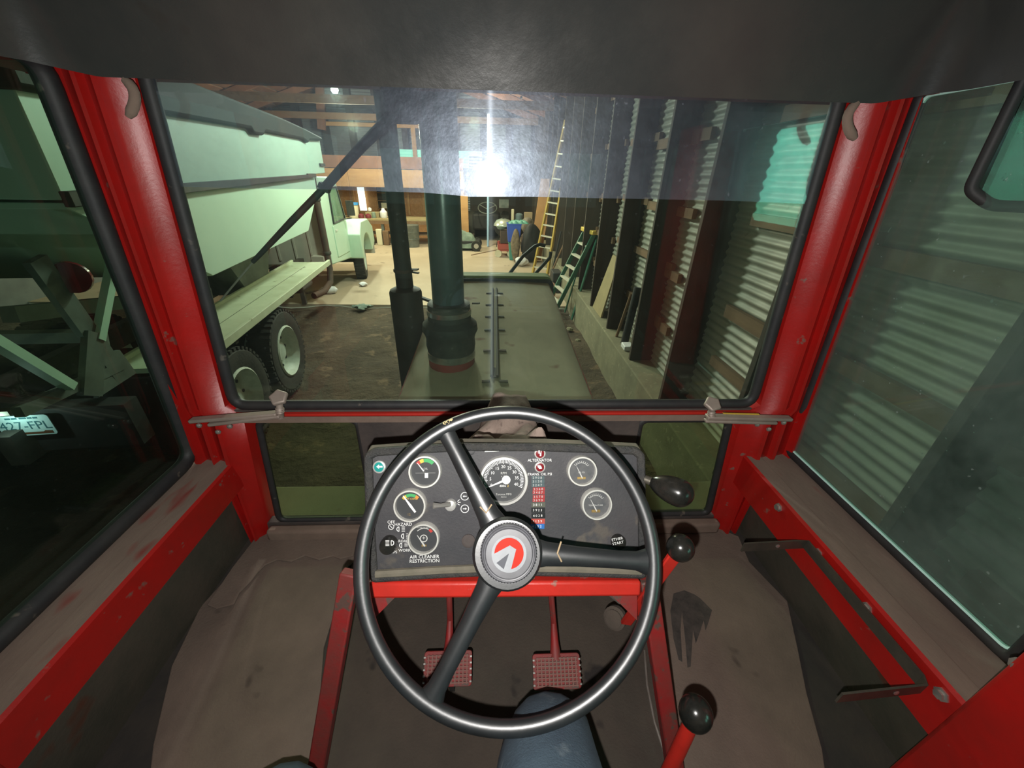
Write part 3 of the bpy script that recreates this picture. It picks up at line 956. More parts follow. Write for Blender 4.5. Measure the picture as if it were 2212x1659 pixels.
# tachometer
o, r, Fm = gauge(1088, 1037, 52, name='tachometer', bez='chrome')
pr = MB()
for i in range(51):
    a = 203 - 226 * i / 50
    arc(pr, Fm, r * (.68 if i % 5 else .64), r * .80, a - .9, a + .9, 0, 1)
for i, n_ in enumerate(('0', '5', '10', '15', '20', '25', '30', '35', '40')):
    a = R(203 - 226 * i / 8.0 * (0.985))
    pr.text(n_, r * .17, put(Fm, r * .53 * math.cos(a), r * .53 * math.sin(a)), 0)
pr.text('RPM', r * .13, put(Fm, 0, .27 * r), 1)
pr.text('x 100', r * .09, put(Fm, 0, .15 * r), 1)
pr.text('4806', r * .13, put(Fm, -.04 * r, -.24 * r), 0)
pr.text('2', r * .13, put(Fm, .17 * r, -.24 * r), 2)
pr.text('Toronse MFG', r * .11, put(Fm, 0, -.57 * r), 1)
pr.text('MEXICO', r * .06, put(Fm, 0, -.68 * r), 1)
tag(pr.build('printed_scale', PM, o, smooth=False), kind='stuff')
needle(o, Fm, r, 202, 0.0, .05, 'white', (.1, 0.02))
MB().lathe([(r * .17, 0.001), (r * .17, 0.003), (0, 0.004)], put(Fm, .1 * r, .02 * r).translation, DN, 20).build('needle_hub', 'white', o)
# two dusty pressure gauges
for px, py, rp, na in ((1256, 1016, 32, 116), (1287, 1087, 33, 118)):
    o, r, Fm = gauge(px, py, rp, 'dial2')
    pr = MB()
    arc(pr, Fm, r * .48, r * .51, 35, 140, 1)
    for i in range(9):
        arc(pr, Fm, r * .52, r * .62, 140 - i * 13 - 1.5, 140 - i * 13 + 1.5, 1, 1)
    pr.text('OIL PSI' if py < 1050 else 'TEMPERATURE', r * .14, put(Fm, 0, -.14 * r), 1)
    pr.box(put(Fm, .0 * r, -.5 * r).translation, (r * .55, 0.0012, r * .16), Matrix((DU, DN, DV)).transposed(), 6)
    tag(pr.build('printed_scale', PM, o, smooth=False), kind='stuff')
    needle(o, Fm, r, na, -.12, .04, 'dimwhite', (.0, -.4))


def button(px, py, rpx, h, mt, name, ring=None, dome=0.4):
    r = rad(rpx)
    c = dp(px, py, 0.001)
    o = MB().lathe([(r, 0), (r, h * .7), (r * .9, h), (r * .45, h * (1 + dome * .3)), (0.0001, h * (1 + dome * .35))], c, DN, 28, xh=DU).build(name, mt, PAN)
    if ring:
        MB().lathe([(r * 1.02, 0), (r * 1.2, 0.0), (r * 1.18, .003), (r * 1.02, .004)], c, DN, 28, xh=DU).build('lamp_ring', ring, o)
    return o, r


o, r = button(820, 1008, 11, 0.004, 'lens_teal', 'turn_indicator', 'chrome')
MB().prism([(-.6, 0), (-.1, .42), (-.1, .16), (.55, .16), (.55, -.16), (-.1, -.16), (-.1, -.42)], dframe(820, 1008, 0.0066) @ Matrix.Scale(r, 4), 0.05).build('arrow_mark', 'white', o)
o, r = button(1166, 979, 10, 0.004, 'lens_red', 'warning_lamp', 'chrome')
MB().prism([(-.3, .6), (0, .6), (.02, .1), (.2, .1), (.2, .5), (.35, .5), (.3, -.6), (.0, -.6), (0, -.05), (-.3, -.05)], dframe(1166, 979, 0.0066) @ Matrix.Scale(r, 4), 0.05).build('alternator_mark', 'white', o)
o, r = button(1166, 1008.5, 9.6, 0.004, 'lens_red', 'warning_lamp', 'chrome')
MB().prism([(-.55, .35), (.1, .35), (.3, .15), (.5, -.35), (-.1, -.45), (-.4, -.1)], dframe(1166, 1008.5, 0.0066) @ Matrix.Scale(r, 4), 0.05).build('oil_mark', 'white', o)
button(1012, 1168, 14, 0.003, 'wall', 'rubber_plug', None, .2)
button(1016, 973, 10, 0.002, 'panel', 'blank_plug', None, .1)
o, r = button(1334, 1168, 15, 0.012, 'knob', 'ether_start_button', None, .1)
MB().text('ETHER', r * .55, put(dframe(1334, 1168, 0.0137, .18), 0, .22 * r)).text('START', r * .55, put(dframe(1334, 1168, 0.0137, .18), 0, -.35 * r)).build('lettering', 'white', o, smooth=False)
o, r = button(842, 1173, 17, 0.018, 'knob', 'light_switch_knob', None, .1)
lf = dframe(842, 1173, 0.0200)
g = MB()
arc(g, lf @ Matrix.Translation((.2 * r, 0, 0)), r * .22, r * .32, -90, 90)
g.box((lf @ Matrix.Translation((.16 * r, 0, 0))).translation, (r * .08, .0003, r * .6), Matrix((DU, DN, DV)).transposed())
for i in range(5):
    g.box((lf @ Matrix.Translation((-.28 * r, (.3 - .15 * i) * r, 0))).translation, (r * .45, .0003, r * .06), Matrix((DU, DN, DV)).transposed())
g.build('headlamp_mark', 'white', o, smooth=False)
# toggle switch
o, r = button(974, 1089, 12, 0.010, 'chrome', 'toggle_switch', None, .8)
MB().tube([dp(972, 1089, 0.012), dp(952, 1092, 0.022), dp(936, 1092, 0.026)], [0.0045, 0.0035, 0.005], 8).build('toggle_arm', 'bolt', o)

# printed words and symbols
PARTS = []
for t, px, py, s in (('ALTERNATOR', 1166, 994.5, 7.2), ('TRANS. OIL PSI', 1166, 1024.5, 7.0), ('AIR CLEANER', 917, 1203, 9), ('RESTRICTION', 917, 1212, 9), ('OFF', 845, 1128, 8), ('HAZARD', 871, 1133, 8),
                     ('ROAD', 872, 1169, 6.8), ('WORK', 874, 1189, 7.2), ('LAMPS', 846, 1193, 7), ('24573', 1100, 972, 7)):
    MB().text(t, s * SX * 1.15, dframe(px, py, 0.0006)).build('lettering', 'white', PAN, smooth=False)
w = MB()


def lamp_icon(mb, px, py, rays):
    Fm = dframe(px, py, 0.0006)
    q = 5 * SX
    arc(mb, Fm, q * .8, q * 1.1, 90, 270)
    for i in range(rays):
        mb.box((Fm @ Matrix.Translation((q * 1.8, q * (.9 - .6 * i), 0))).translation, (q * 1.4, .0003, q * .2), Matrix((DU, DN, DV)).transposed())
    mb.box((Fm @ Matrix.Translation((0, 0, 0))).translation, (q * .25, .0003, q * 2), Matrix((DU, DN, DV)).transposed())


lamp_icon(w, 862, 1143, 4)
lamp_icon(w, 872, 1158, 4)
lamp_icon(w, 868, 1178, 3)
for px, py in ((845, 1138),):
    arc(w, dframe(px, py, 0.0006), 5 * SX, 6.2 * SX, 0, 360, 0, 20)
    w.box(dp(px, py, 0.0006), (8 * SX, .0003, 1.2 * SX), Matrix((DU, DN, DV)).transposed() @ Matrix.Rotation(R(45), 3, 'Y'))
for px, py, dr in ((1004, 1072, -1), (1004, 1099, 1)):
    Fm = dframe(px, py, 0.0006)
    arc(w, Fm, 7.6 * SX, 9 * SX, 0, 360, 0, 26)
    w.prism([(-4 * dr * SX, -.8 * SX), (1 * dr * SX, -.8 * SX), (1 * dr * SX, -2.4 * SX), (4.5 * dr * SX, 0), (1 * dr * SX, 2.4 * SX), (1 * dr * SX, .8 * SX), (-4 * dr * SX, .8 * SX)], Fm, 0.0002)
for a, b in (((993, 1079), (988, 1083)), ((995, 1085), (989, 1085)), ((993, 1091), (988, 1088))):
    w.bar(dp(*a, .0006), dp(*b, .0006), 1.1 * SX, .0003, DN)
tag(w.build('panel_symbols', 'white', PAN, smooth=False), kind='stuff')
# foil serial tag
MB().prism([(-17, -2), (14, -1), (17, 4), (-15, 4)], dframe(1064, 974, 0.0006) @ Matrix.Scale(SX, 4), 0.3).build('serial_tag', 'clamp', PAN)
# embossed label tapes
TAPES = [('2908', 1032, 't_slate'), ('3130', 1040, 't_slate'), ('3247', 1048, 't_slate'), ('3368', 1056.5, 't_red'), ('3487', 1064, 't_red'), ('3578', 1073, 't_red'), ('3690', 1080.5, 't_red'),
         ('3811', 1090.5, 't_olive'), ('3923', 1102, 't_black'), ('4028', 1114, 't_black'), ('4159', 1126, 't_redl'), ('4252', 1137, 't_blue')]
M['t_slate'] = mat('slate_tape', (0.045, 0.075, 0.08), None, rough=0.4)
M['t_red'] = mat('red_tape', (0.27, 0.022, 0.022), None, rough=0.4)
M['t_redl'] = mat('light_red_tape', (0.36, 0.06, 0.045), None, rough=0.4)
M['t_olive'] = mat('olive_tape', (0.075, 0.08, 0.06), None, rough=0.4)
M['t_black'] = mat('black_tape', (0.012, 0.014, 0.014), None, rough=0.35)
M['t_blue'] = mat('blue_tape', (0.02, 0.12, 0.36), None, rough=0.4)
for i, (t, py, mt) in enumerate(TAPES):
    hh = 3.7 if i < 7 else 5.4
    wd = 14 if i < 3 else 13.2 if i < 7 else 15
    px = 1162 + (0, 0, 0, 2, 1.5, 2, 1.5, 1, .5, 1, 0, -1)[i]
    Fm = dframe(px, py, 0.0005 + 0.0001 * (i % 2), (-.02, .01, 0, .02, -.03, .02, 0, .02, -.02, .02, -.02, .01)[i])
    o = MB().box((0, 0, 0), (wd * 2 * SX, hh * 2 * SX, 0.0007)).v
    g = MB().box((0, 0, 0), (wd * 2 * SX, hh * 2 * SX, 0.0007))
    g.v = [Fm @ v for v in g.v]
    o = g.build('label_tape', mt, PAN, smooth=False)
    MB().text(' '.join(t), 6.6 * SX * 1.1, Fm @ Matrix.Translation((-1.5 * SX, 0, 0.0006))).build('lettering', 'white' if i > 6 else 'dimwhite', o, smooth=False)

# red support frame below the panel
FR = thing('dash_support_frame', 'bright red support bar and legs under the instrument panel', 'frame', (0.0, 0.45, ZF))
a, b = dp(796, 1266, -0.012), dp(1378, 1262, -0.012)
MB().bar(a, b, 0.028, 0.034, DN).build('cross_bar', 'red_bar', FR, bevel=0.005)
for (t0, b0, b1) in (((757, 1235), (680, 1690), 'l'), ((1398, 1250), (1462, 1690), 'r')):
    p0 = dp(*t0, -0.03)
    p1 = at_z(*b0, ZF + 0.03)
    MB().bar(p0, p1, 0.032, 0.022, Vector((0, -.8, .6))).build('leg', 'red_dull', FR, bevel=0.003)
    MB().prism([(0, 0), (0.05, 0), (0.0, -0.05)] if b1 == 'l' else [(0, 0), (-0.05, 0), (0, -0.05)], frame(dp(804 if b1 == 'l' else 1374, 1278, -.018), DU, DV, DN), 0.005).build('gusset', 'red_dull', FR)

# steering column
WM = Vector((0.022, 0.3596, 1.9775))
TILT = 0.8475
WN = Vector((0, -math.sin(TILT), math.cos(TILT)))
WX = Vector((1, 0, 0))
WY = WN.cross(WX)
WR, WT = 0.205, 0.0102


def wpl(px, py, off=0.0):
    return on_plane(px, py, WM + WN * off, WN)


SW = thing('steering_wheel', 'black three-spoke steering wheel with a round grey emblem cap', 'steering wheel', WM - WN * 0.1)
MB().tube([WM + (WX * math.cos(2 * math.pi * i / 96) + WY * math.sin(2 * math.pi * i / 96)) * WR for i in range(96)], WT, 16, closed=True).build('rim', 'wheel', SW)
HUB = wpl(1096, 1194, 0.012)
for i, (px, py) in enumerate(((957, 922), (1398, 1215), (930, 1514))):
    e = wpl(px, py, 0.0)
    d = (e - HUB)
    ln = d.length
    dn = d.normalized()
    sd = WN.cross(dn)
    g = MB()
    secs = []
    for t, wd_, hh in ((0.0, .026, .012), (0.12, .024, .012), (0.28, .0165, .011), (.5, .0135, .010), (.8, .012, .009), (.93, .013, .009), (1.0, .018, .009)):
        c = HUB + (e - HUB) * t - WN * (0.006 * (1 - t))
        secs.append([c - sd * wd_ - WN * .006, c - sd * wd_ * .9 + WN * .001, c - sd * wd_ * .25 + WN * hh * .62, c + sd * wd_ * .25 + WN * hh * .62, c + sd * wd_ * .9 + WN * .001, c + sd * wd_ - WN * .006, c - WN * .010])
    k = 7
    for q in secs:
        g.v += q
    for a in range(len(secs) - 1):
        for j in range(k):
            g.f.append((a * k + j, a * k + (j + 1) % k, (a + 1) * k + (j + 1) % k, (a + 1) * k + j))
            g.mi.append(0)
    g.build('spoke', 'wheel', SW, angle=55)
# twine round two spokes and scuffs on the rim
for a_, b_, c_ in (((1037, 1095), (1050, 1108), (1062, 1090)), ((1212, 1170), (1204, 1195), (1213, 1213))):
    MB().tube([wpl(*a_, .012), wpl(*b_, .016), wpl(*c_, .011)], 0.0012, 6).build('twine', 'twine', SW)
sc = MB()
for a0, a1 in ((113.2, 117.5),):
    base = len(sc.v)
    for i in range(7):
        th = R(a0 + (a1 - a0) * i / 6)
        c = WX * math.cos(th) + WY * math.sin(th)
        ctr = WM + c * WR
        jag = (.1, .5, .25, .75, .15, .65, .3)[i]
        for ph in (R(50 - 25 * jag), R(50 + 40 * jag)):
            sc.v.append(ctr + (c * math.cos(ph) + WN * math.sin(ph)) * (WT + 0.0003))
    sc.f += [(base + 2 * i, base + 2 * i + 2, base + 2 * i + 3, base + 2 * i + 1) for i in range(6)]
    sc.mi += [0] * 6
sc.build('scuff', 'scuff', SW)
MB().lathe([(0.030, -0.10), (0.030, -0.012), (0.046, -0.010), (0.048, 0.004), (0.044, 0.010)], HUB, WN, 40, xh=WX).build('hub', 'wheel', SW)
CAPC = wpl(1099, 1193, 0.022)
capR = 0.0375
cap = MB().lathe([(capR * 1.02, -0.008), (capR * 1.03, 0.001), (capR * .96, 0.006), (capR * .93, 0.0055), (capR * .90, 0.008), (capR * .86, 0.0075), (capR * .82, 0.0095), (capR * .70, 0.0095), (0.0001, 0.0095)], CAPC, WN, 48, xh=WX).build('horn_cap', 'cap', SW)
kn = MB()
for i in range(60):
    a = 2 * math.pi * i / 60
    c = CAPC + (WX * math.cos(a) + WY * math.sin(a)) * capR * 1.02
    kn.box(c + WN * -.0005, (0.0018, 0.0018, 0.006), Matrix((WX, WY, WN)).transposed() @ Matrix.Rotation(a, 3, 'Z'))
kn.build('knurled_edge', 'cap', cap)
EF = frame(CAPC + WN * 0.0096, WX, WY, WN)
er = capR * .62
MB().lathe([(er * 1.0, 0), (er, .0006), (0.0001, .0007)], EF.translation, WN, 40, xh=WX).build('emblem_disc', 'emb_white', cap)


def zp(x, y):   # emblem drawing units -> local
    k = er / 117.0
    return ((x - 1072) * k, -(y - 1115) * k)


red = [zp(1072 + 98 * math.cos(R(a)), 1112 - 98 * math.sin(R(a))) for a in range(180, -82, -8)]
red += [zp(1085, 1209), zp(1120, 1088), zp(1078, 1062), zp(1040, 1080)]
MB().prism(red, EF @ Matrix.Translation((0, 0, .0007)), .0003).build('emblem_red', 'emb_red', cap, smooth=False)
MB().prism([zp(988, 1170), zp(1072, 1112), zp(1036, 1209)], EF @ Matrix.Translation((0, 0, .0007)), .0003).build('emblem_grey', 'emb_grey', cap, smooth=False)
# key hanging from the ignition beside the hub
KY = thing('ignition_key', 'worn brass ignition key hanging under the wheel hub', 'key', dp(1158, 1225, 0.003))
MB().lathe([(.009, 0), (.009, .006), (0.0001, .007)], dp(1160, 1212, 0.003), DN, 12).build('bow', mat('old_brass', (0.11, 0.075, 0.04), (0.06, 0.045, 0.03), 50, 0.5, 0.5), KY)
MB().bar(dp(1159, 1218, 0.006), dp(1151, 1250, 0.010), 0.005, 0.002, DN).build('blade', 'old_brass' if 'old_brass' in M else MATS['old_brass'], KY)

# rag behind the wheel on the dash


def rag(u, v):
    x = -0.075 + 0.205 * u + 0.012 * math.sin(v * 8 + u * 3)
    y = 0.625 + 0.285 * v
    base = tl.z - (y - tl.y) * (tl.z - 1.745) / (0.885 - tl.y)          # the sloping top of the housing
    h = 0.014 * math.sin(u * 9 + v * 4) + 0.010 * math.sin(v * 15 - u * 7) + 0.007 * math.sin(u * 25 + 3 * v)
    edge = min(u, 1 - u, v * 2, 1)
    k = max(0, (v - .45) / .55)
    z = base + 0.006 + (h * (1 - .7 * k) + 0.030) * min(1, edge * 7)
    side = min(1, u / .34) * (1 if u < .86 else max(0.0, 1 - (u - .86) / .03))
    return Vector((x, y, z + k * side * 0.162))


tag(MB().grid(rag, 30, 26).build('rag', 'cloth', angle=60, solid=0.004), 'crumpled grimy pinkish rag on top of the instrument panel', 'rag')

# ================================================================== LEVERS, PEDALS, LATCHES
def knob_mesh(c, r, axis, pear=0.0):
    prof = []
    for i in range(15):
        a = math.pi * i / 14
        rr = r * math.sin(a)
        h = -r * math.cos(a)
        if h < 0:
            h *= 1 + pear
            rr *= 1 - .25 * pear * (1 - math.sin(a))
        prof.append((max(rr, 0.0003), h))
    return MB().lathe(prof, c, axis, 24)


k1 = at_d(1466, 1064, 0.66)
d1 = (at_d(1392, 1034, 0.69) - k1).normalized()
LV = thing('gear_lever', 'black pear-shaped lever knob sticking out beside the panel rim', 'lever', dp(1392, 1034, -.03))
knob_mesh(k1, 0.0245, -d1, 1.1).build('knob', 'knob', LV)
MB().tube([k1 + d1 * .02, k1 + d1 * .075, dp(1380, 1034, -.02)], [0.009, 0.0065, 0.006], 10).build('rod', 'strap', LV)
k2 = at_d(1470, 1183, 0.62)
LV2 = thing('throttle_lever', 'round black knob on a bright red bar beside the wheel rim', 'lever', at_d(1350, 1350, .83))
e2 = at_d(1352, 1346, 0.80)
d2 = (e2 - k2).normalized()
knob_mesh(k2, 0.0215, -d2, .12).build('knob', 'knob', LV2)
MB().bar(k2 + d2 * .018, e2, 0.022, 0.008, CAM_F).build('arm', 'red_bar', LV2, bevel=0.002)
MB().lathe([(.024, -.01), (.024, .004), (.018, .006), (.018, .01), (0.0001, .012)], at_d(1328, 1335, .84), (-.5, -.5, .5), 20).build('pivot_washer', 'mat_dark', LV2)
MB().tube([at_d(1306, 1276, .78), at_d(1338, 1302, .82)], 0.003, 8).build('link_rod', 'metal', LV2)
k3 = at_d(1503, 1540, 0.56)
e3 = at_d(1420, 1720, 0.66)
LV3 = thing('control_lever', 'large round black knob on a red stalk nearest the seat', 'lever', e3)
d3 = (e3 - k3).normalized()
knob_mesh(k3, 0.0232, -d3, .2).build('knob', 'knob', LV3)
MB().tube([k3 + d3 * .018, k3 + d3 * .06, e3, Vector((e3.x - .01, e3.y + .01, ZF + .005))], [0.010, .011, .012, .012], 12).build('stalk', 'red_bar', LV3)
# thin cable along the footwell
tag(MB().tube([at_z(1392, 1405, ZF + .01), at_z(1398, 1480, ZF + .01), at_z(1414, 1560, ZF + .01), at_z(1440, 1640, ZF + .01), at_z(1452, 1700, ZF + .01)], 0.003, 8).build('control_cable', 'metal'),
    'thin grey cable running along the footwell by the red leg', 'cable')

for px, py, top, lb in ((967, 1445, (970, 1280), 'red waffle foot pedal under the lower spoke'), (1203, 1451, (1190, 1280), 'red waffle foot pedal with its arm fully in view, above the knee')):
    c = at_d(px, py, 0.82)
    pn = Vector((0, -0.62, 0.785)).normalized()
    pu = pn.cross(DU)
    P = thing('foot_pedal', lb, 'pedal', Vector((c.x, c.y + .03, ZF)), 'waffle foot pedals')
    Fp = frame(c, DU, pu, pn)
    wv, hv = 0.051, 0.032
    pad = MB().prism(rrect(-wv, -hv, wv, hv, .006, 3), Fp @ Matrix.Translation((0, 0, -.008)), 0.006).build('pad', 'red_dull', P, bevel=.001)
    tr_ = MB()
    for i in range(11):
        tr_.box(Fp @ Vector((-wv + .010 + i * .0082, 0, 0)), (.0028, 2 * hv - .012, .005), Matrix((DU, pu, pn)).transposed())
    for j in range(8):
        tr_.box(Fp @ Vector((0, -hv + .008 + j * .0069, 0.0003)), (2 * wv - .014, .0022, .005), Matrix((DU, pu, pn)).transposed())
    tr_.build('waffle_tread', mat('dusty_pedal_tread', (0.22, 0.09, 0.075), (0.18, 0.11, 0.09), 30, 0.8), pad, smooth=False)
    cl = MB()
    for s_ in (-1, 1):
        for j in range(5):
            cl.box(Fp @ Vector((s_ * (wv - .002), -hv + .010 + j * .011, .001)), (.004, .003, .006), Matrix((DU, pu, pn)).transposed())
    tag(cl.build('edge_studs', 'bolt', pad, smooth=False), kind='stuff')
    t = at_d(*top, 0.83)
    MB().tube([c - pn * .008 + pu * .02, c - pn * .012 + pu * .05, c - pn * .01 + pu * 0.09, t, t + Vector((0, .12, .10))], [.013, .009, .0065, .0065, .0065], 10).build('pedal_arm', 'red_dull', P)
    MB().bar(c - pn * .006, Vector((c.x, c.y + .03, ZF)), 0.012, 0.012).build('pedal_stop', 'floor', P)

# hinge arms with hand knobs at the windshield's lower corners
for sd, lb, arm_a, arm_b, low_a, low_b, kn_, kt, bolts in (
        (-1, 'dusty metal windshield hinge arm with a hand knob on the truck-side post', (412, 908), (600, 893), (452, 916), (606, 898), (605, 895), (603, 860), ((431, 918), (472, 932), (497, 920))),
        (1, 'dusty metal windshield hinge arm with a hand knob on the wall-side post', (1708, 904), (1526, 900), (1676, 912), (1522, 908), (1536, 902), (1538, 874), ((1692, 912), (1660, 926), (1635, 916)))):
    y0 = 0.865
    LT = thing('window_latch', lb, 'latch', at_y(*kn_, y0))
    a, b = at_y(*arm_a, y0), at_y(*arm_b, y0)
    MB().bar(a, b, 0.022, 0.010, Z).build('upper_arm', 'alu', LT, bevel=.003)
    a, b = at_y(*low_a, y0 - .006), at_y(*low_b, y0 - .006)
    MB().bar(a, b, 0.018, 0.009, Z).build('lower_arm', 'alu', LT, bevel=.003)
    k = at_y(*kt, y0)
    n_ = at_y(*kn_, y0)
    MB().lathe([(.009, -.01), (.009, .006), (.0105, .008), (.009, .010), (.0105, .013), (.009, .015), (.0105, .018), (.008, .022), (.008, (k - n_).length)], n_, (k - n_), 14).build('threaded_post', 'alu', LT)
    up_ = Vector((.05 * -sd, -.55, .83)).normalized()
    st_ = [(0.024 * (1.0 if i % 2 else .78) * math.cos(2 * math.pi * i / 10), 0.024 * (1.0 if i % 2 else .78) * math.sin(2 * math.pi * i / 10)) for i in range(10)]
    x_, y_, z_ = basis(up_)
    MB().prism(st_, frame(k - up_ * .004, x_, y_, z_), .013).build('hand_knob', 'alu', LT, bevel=.004)
    for q in bolts:
        MB().lathe([(.007, 0), (.007, .004), (.004, .007), (0.0001, .008)], at_y(*q, y0 + .008), (0, -1, -.2), 8).build('bolt', 'bolt', LT)
    if sd > 0:
        MB().bar(at_y(1562, 893, y0 - .011), at_y(1640, 895, y0 - .011), .006, .001, Z).build('worn_yellow_label', 'yellow', LT)

# bent strap bracket on the wall-side sill
SX0 = 0.768
pa, pb = at_x(1722, 1172, SX0 - .006), at_x(2008, 1470, SX0 - .006)
za = (pa.z + pb.z) / 2
SB = thing('strap_bracket', 'dark bent steel strap bracket bolted under the dusty wall-side sill', 'bracket', (SX0, (pa.y + pb.y) / 2, za - .02))
path = [at_z(1604, 1182, za), at_z(1715, 1176, za) + Vector((0, 0, 0)), Vector((SX0 - .004, pa.y - .02, za)), Vector((SX0 - .004, pb.y + .01, za)), Vector((SX0 - .012, pb.y - .004, za)), at_z(1812, 1507, za)]
path = [Vector((p.x, p.y, za)) for p in path]
g = MB()
rows = round_poly(path, 0.006, 3) if False else path
for p in rows:
    pass
left, right = [], []
for i, p in enumerate(rows):
    t = (rows[min(i + 1, len(rows) - 1)] - rows[max(i - 1, 0)]).normalized()
    n_ = Vector((-t.y, t.x, 0))
    left.append(p + n_ * .0018)
    right.append(p - n_ * .0018)
H2 = 0.014
for i in range(len(rows) - 1):
    a = [left[i] - Z * H2, left[i + 1] - Z * H2, left[i + 1] + Z * H2, left[i] + Z * H2]
    b = [right[i] - Z * H2, right[i + 1] - Z * H2, right[i + 1] + Z * H2, right[i] + Z * H2]
    g.hexa(a, b)
g.build('strap', 'strap', SB, smooth=False)
for px, py in ((1677, 1176), (1930, 1489)):
    MB().lathe([(.005, 0), (.005, .003), (0.0001, .004)], at_z(px, py, za) + Vector((0, -.003, 0)), (0, -1, .2), 8).build('rivet', 'bolt', SB)

# rear-view mirror hanging near the wall-side door
mc = at_d(2262, 300, 0.62)
mn = (EYE + Vector((-.25, -.5, .0)) - mc).normalized()
mx_, my_, mz_ = basis(mn, Vector((1, -1, 0)))
if my_.z < 0:
    mx_, my_ = -mx_, -my_
MI = thing('rear_view_mirror', 'black rubber-framed mirror hanging under the headliner beside the dusty door glass', 'mirror', Vector((mc.x, mc.y, mc.z)))
mp = [on_plane(px, py, mc, mn) for px, py in ((2232, 130), (2094, 410), (2140, 444), (2330, 452), (2420, 420), (2420, 150))]
mp = round_poly(mp, 0.012, 4)
MB().hexa([p - mn * .006 for p in mp], [p - mn * .001 for p in mp]).build('glass', 'mirror', MI, smooth=False)
MB().tube(mp, 0.0095, 10, closed=True).build('frame', 'rubber', MI)
MB().tube([mc + Vector((.03, .0, .06)), Vector((mc.x + .05, mc.y, 2.66))], 0.006, 8).build('stem', 'strap', MI)

# ================================================================== DRIVER AND SEAT
ST = thing('driver_seat', 'black vinyl driver seat under the person in jeans', 'seat', (0.0, -0.25, ZF))
MB().box2((-0.24, -0.44, 1.66), (0.24, -0.04, 1.785)).build('cushion', 'seat', ST, bevel=.035)
MB().box2((-0.23, -0.60, 1.74), (0.23, -0.47, 2.25)).build('backrest', 'seat', ST, bevel=.035)
MB().lathe([(.16, 0), (.16, .03), (.07, .06), (.07, .30)], (0, -.24, ZF), Z, 24).build('pedestal', 'strap', ST)


def skin_body(name, verts, edges, radii, mt, root=0, sub=2):
    me = bpy.data.meshes.new(name)
    me.from_pydata([Vector(v) for v in verts], edges, [])
    o = bpy.data.objects.new(name, me)
    COL.objects.link(o)
    sk = o.modifiers.new('skin', 'SKIN')
    sl = me.skin_vertices[0] if len(me.skin_vertices) else None
    if sl is None:
        return o
    for i, r in enumerate(radii):
        sl.data[i].radius = (r, r) if not isinstance(r, tuple) else r
        sl.data[i].use_root = (i == root)
    sk.use_smooth_shade = True
    su = o.modifiers.new('sub', 'SUBSURF')
    su.levels = su.render_levels = sub
    me.materials.append(M[mt])
    return o


BV = [(0.0, -0.26, 1.95), (0.0, -0.30, 2.08),                                   # pelvis, waist
      (0.085, -0.18, 1.925), (0.078, 0.02, 1.845), (0.066, 0.15, 1.760), (0.082, 0.268, 1.692), (0.106, 0.285, 1.60), (0.130, 0.22, 1.50), (0.135, 0.14, 1.43),
      (-0.10, -0.18, 1.92), (-0.22, -0.02, 1.80), (-0.295, 0.14, 1.68), (-0.328, 0.245, 1.598), (-0.340, 0.17, 1.50), (-0.335, 0.05, 1.43)]
BE = [(0, 1), (0, 2), (2, 3), (3, 4), (4, 5), (5, 6), (6, 7), (7, 8), (0, 9), (9, 10), (10, 11), (11, 12), (12, 13), (13, 14)]
BR = [.125, .14, .105, .100, .086, .072, .062, .056, .050, .10, .09, .078, .068, .058, .050]
body = skin_body('person', BV, BE, BR, 'denim')
tag(body, 'person seated at the wheel in faded blue denim jeans, one knee under the rim', 'person')
WORLD[body] = Matrix.Identity(4)
for x0, y0, dx in ((0.135, 0.13, 0.02), (-0.335, 0.04, -0.02)):
    MB().tube([Vector((x0, y0 - .03, ZF + .075)), Vector((x0, y0 - .02, ZF + .055)), Vector((x0 + dx * .4, y0 + .06, ZF + .05)), Vector((x0 + dx, y0 + .16, ZF + .04)), Vector((x0 + dx, y0 + .20, ZF + .035))], [.035, .045, .045, .043, .02], 14).build('boot', 'boot', body)

# ================================================================== TRACTOR OUTSIDE THE GLASS
def hz(y, x=0.01):
    return 1.684 + (y - 1.0) * 0.0675 + 0.012 * (1 - ((x - 0.01) / 0.385) ** 2)


HD = thing('tractor_hood', 'dust-covered tractor hood with a seam strip, stretching ahead of the windshield', 'hood', (0.01, 1.9, 0.55))
g = MB()
st = [-0.378, -0.36, -0.30, -0.20, -0.1, 0.0, 0.1, 0.2, 0.30, 0.36, 0.378]
ys = [0.99, 1.31, 1.32, 1.9, 2.50, 2.51, 2.66]
for y in ys:
    for i, x in enumerate(st):
        zz = hz(y, 0.01 + x) - (0.022 if i in (0, len(st) - 1) else 0.0) - (0.003 if y in (1.32, 2.51) else 0)
        g.v.append(Vector((0.01 + x, y, zz)))
n = len(st)
for a in range(len(ys) - 1):
    for b in range(n - 1):
        g.f.append((a * n + b, a * n + b + 1, (a + 1) * n + b + 1, (a + 1) * n + b))
        g.mi.append(0)
g.build('hood_panel', 'hood', HD, angle=60)
for sd in (-1, 1):
    x = 0.01 + sd * 0.378
    MB().hexa([Vector((x, y, z)) for y, z in ((0.99, 1.0), (2.66, 1.0), (2.66, hz(2.66, x) - .02), (0.99, hz(0.99, x) - .02))],
              [Vector((x - sd * .02, y, z)) for y, z in ((0.99, 1.0), (2.66, 1.0), (2.66, hz(2.66, x) - .02), (0.99, hz(0.99, x) - .02))]).build('side_panel', 'red_dull', HD)
MB().box2((-0.22, 0.99, 0.55), (0.24, 2.7, 1.1)).build('engine_block', 'under', HD)
cap_ = rrect(-0.385, 0.95, 0.405, 1.835, 0.05, 5)
g = MB().prism(cap_, frame((0, 2.80, 0), (1, 0, 0), (0, 0, 1), (0, -1, 0)), 0.135)
g.build('front_cap', 'hood_front', HD, bevel=0.012)
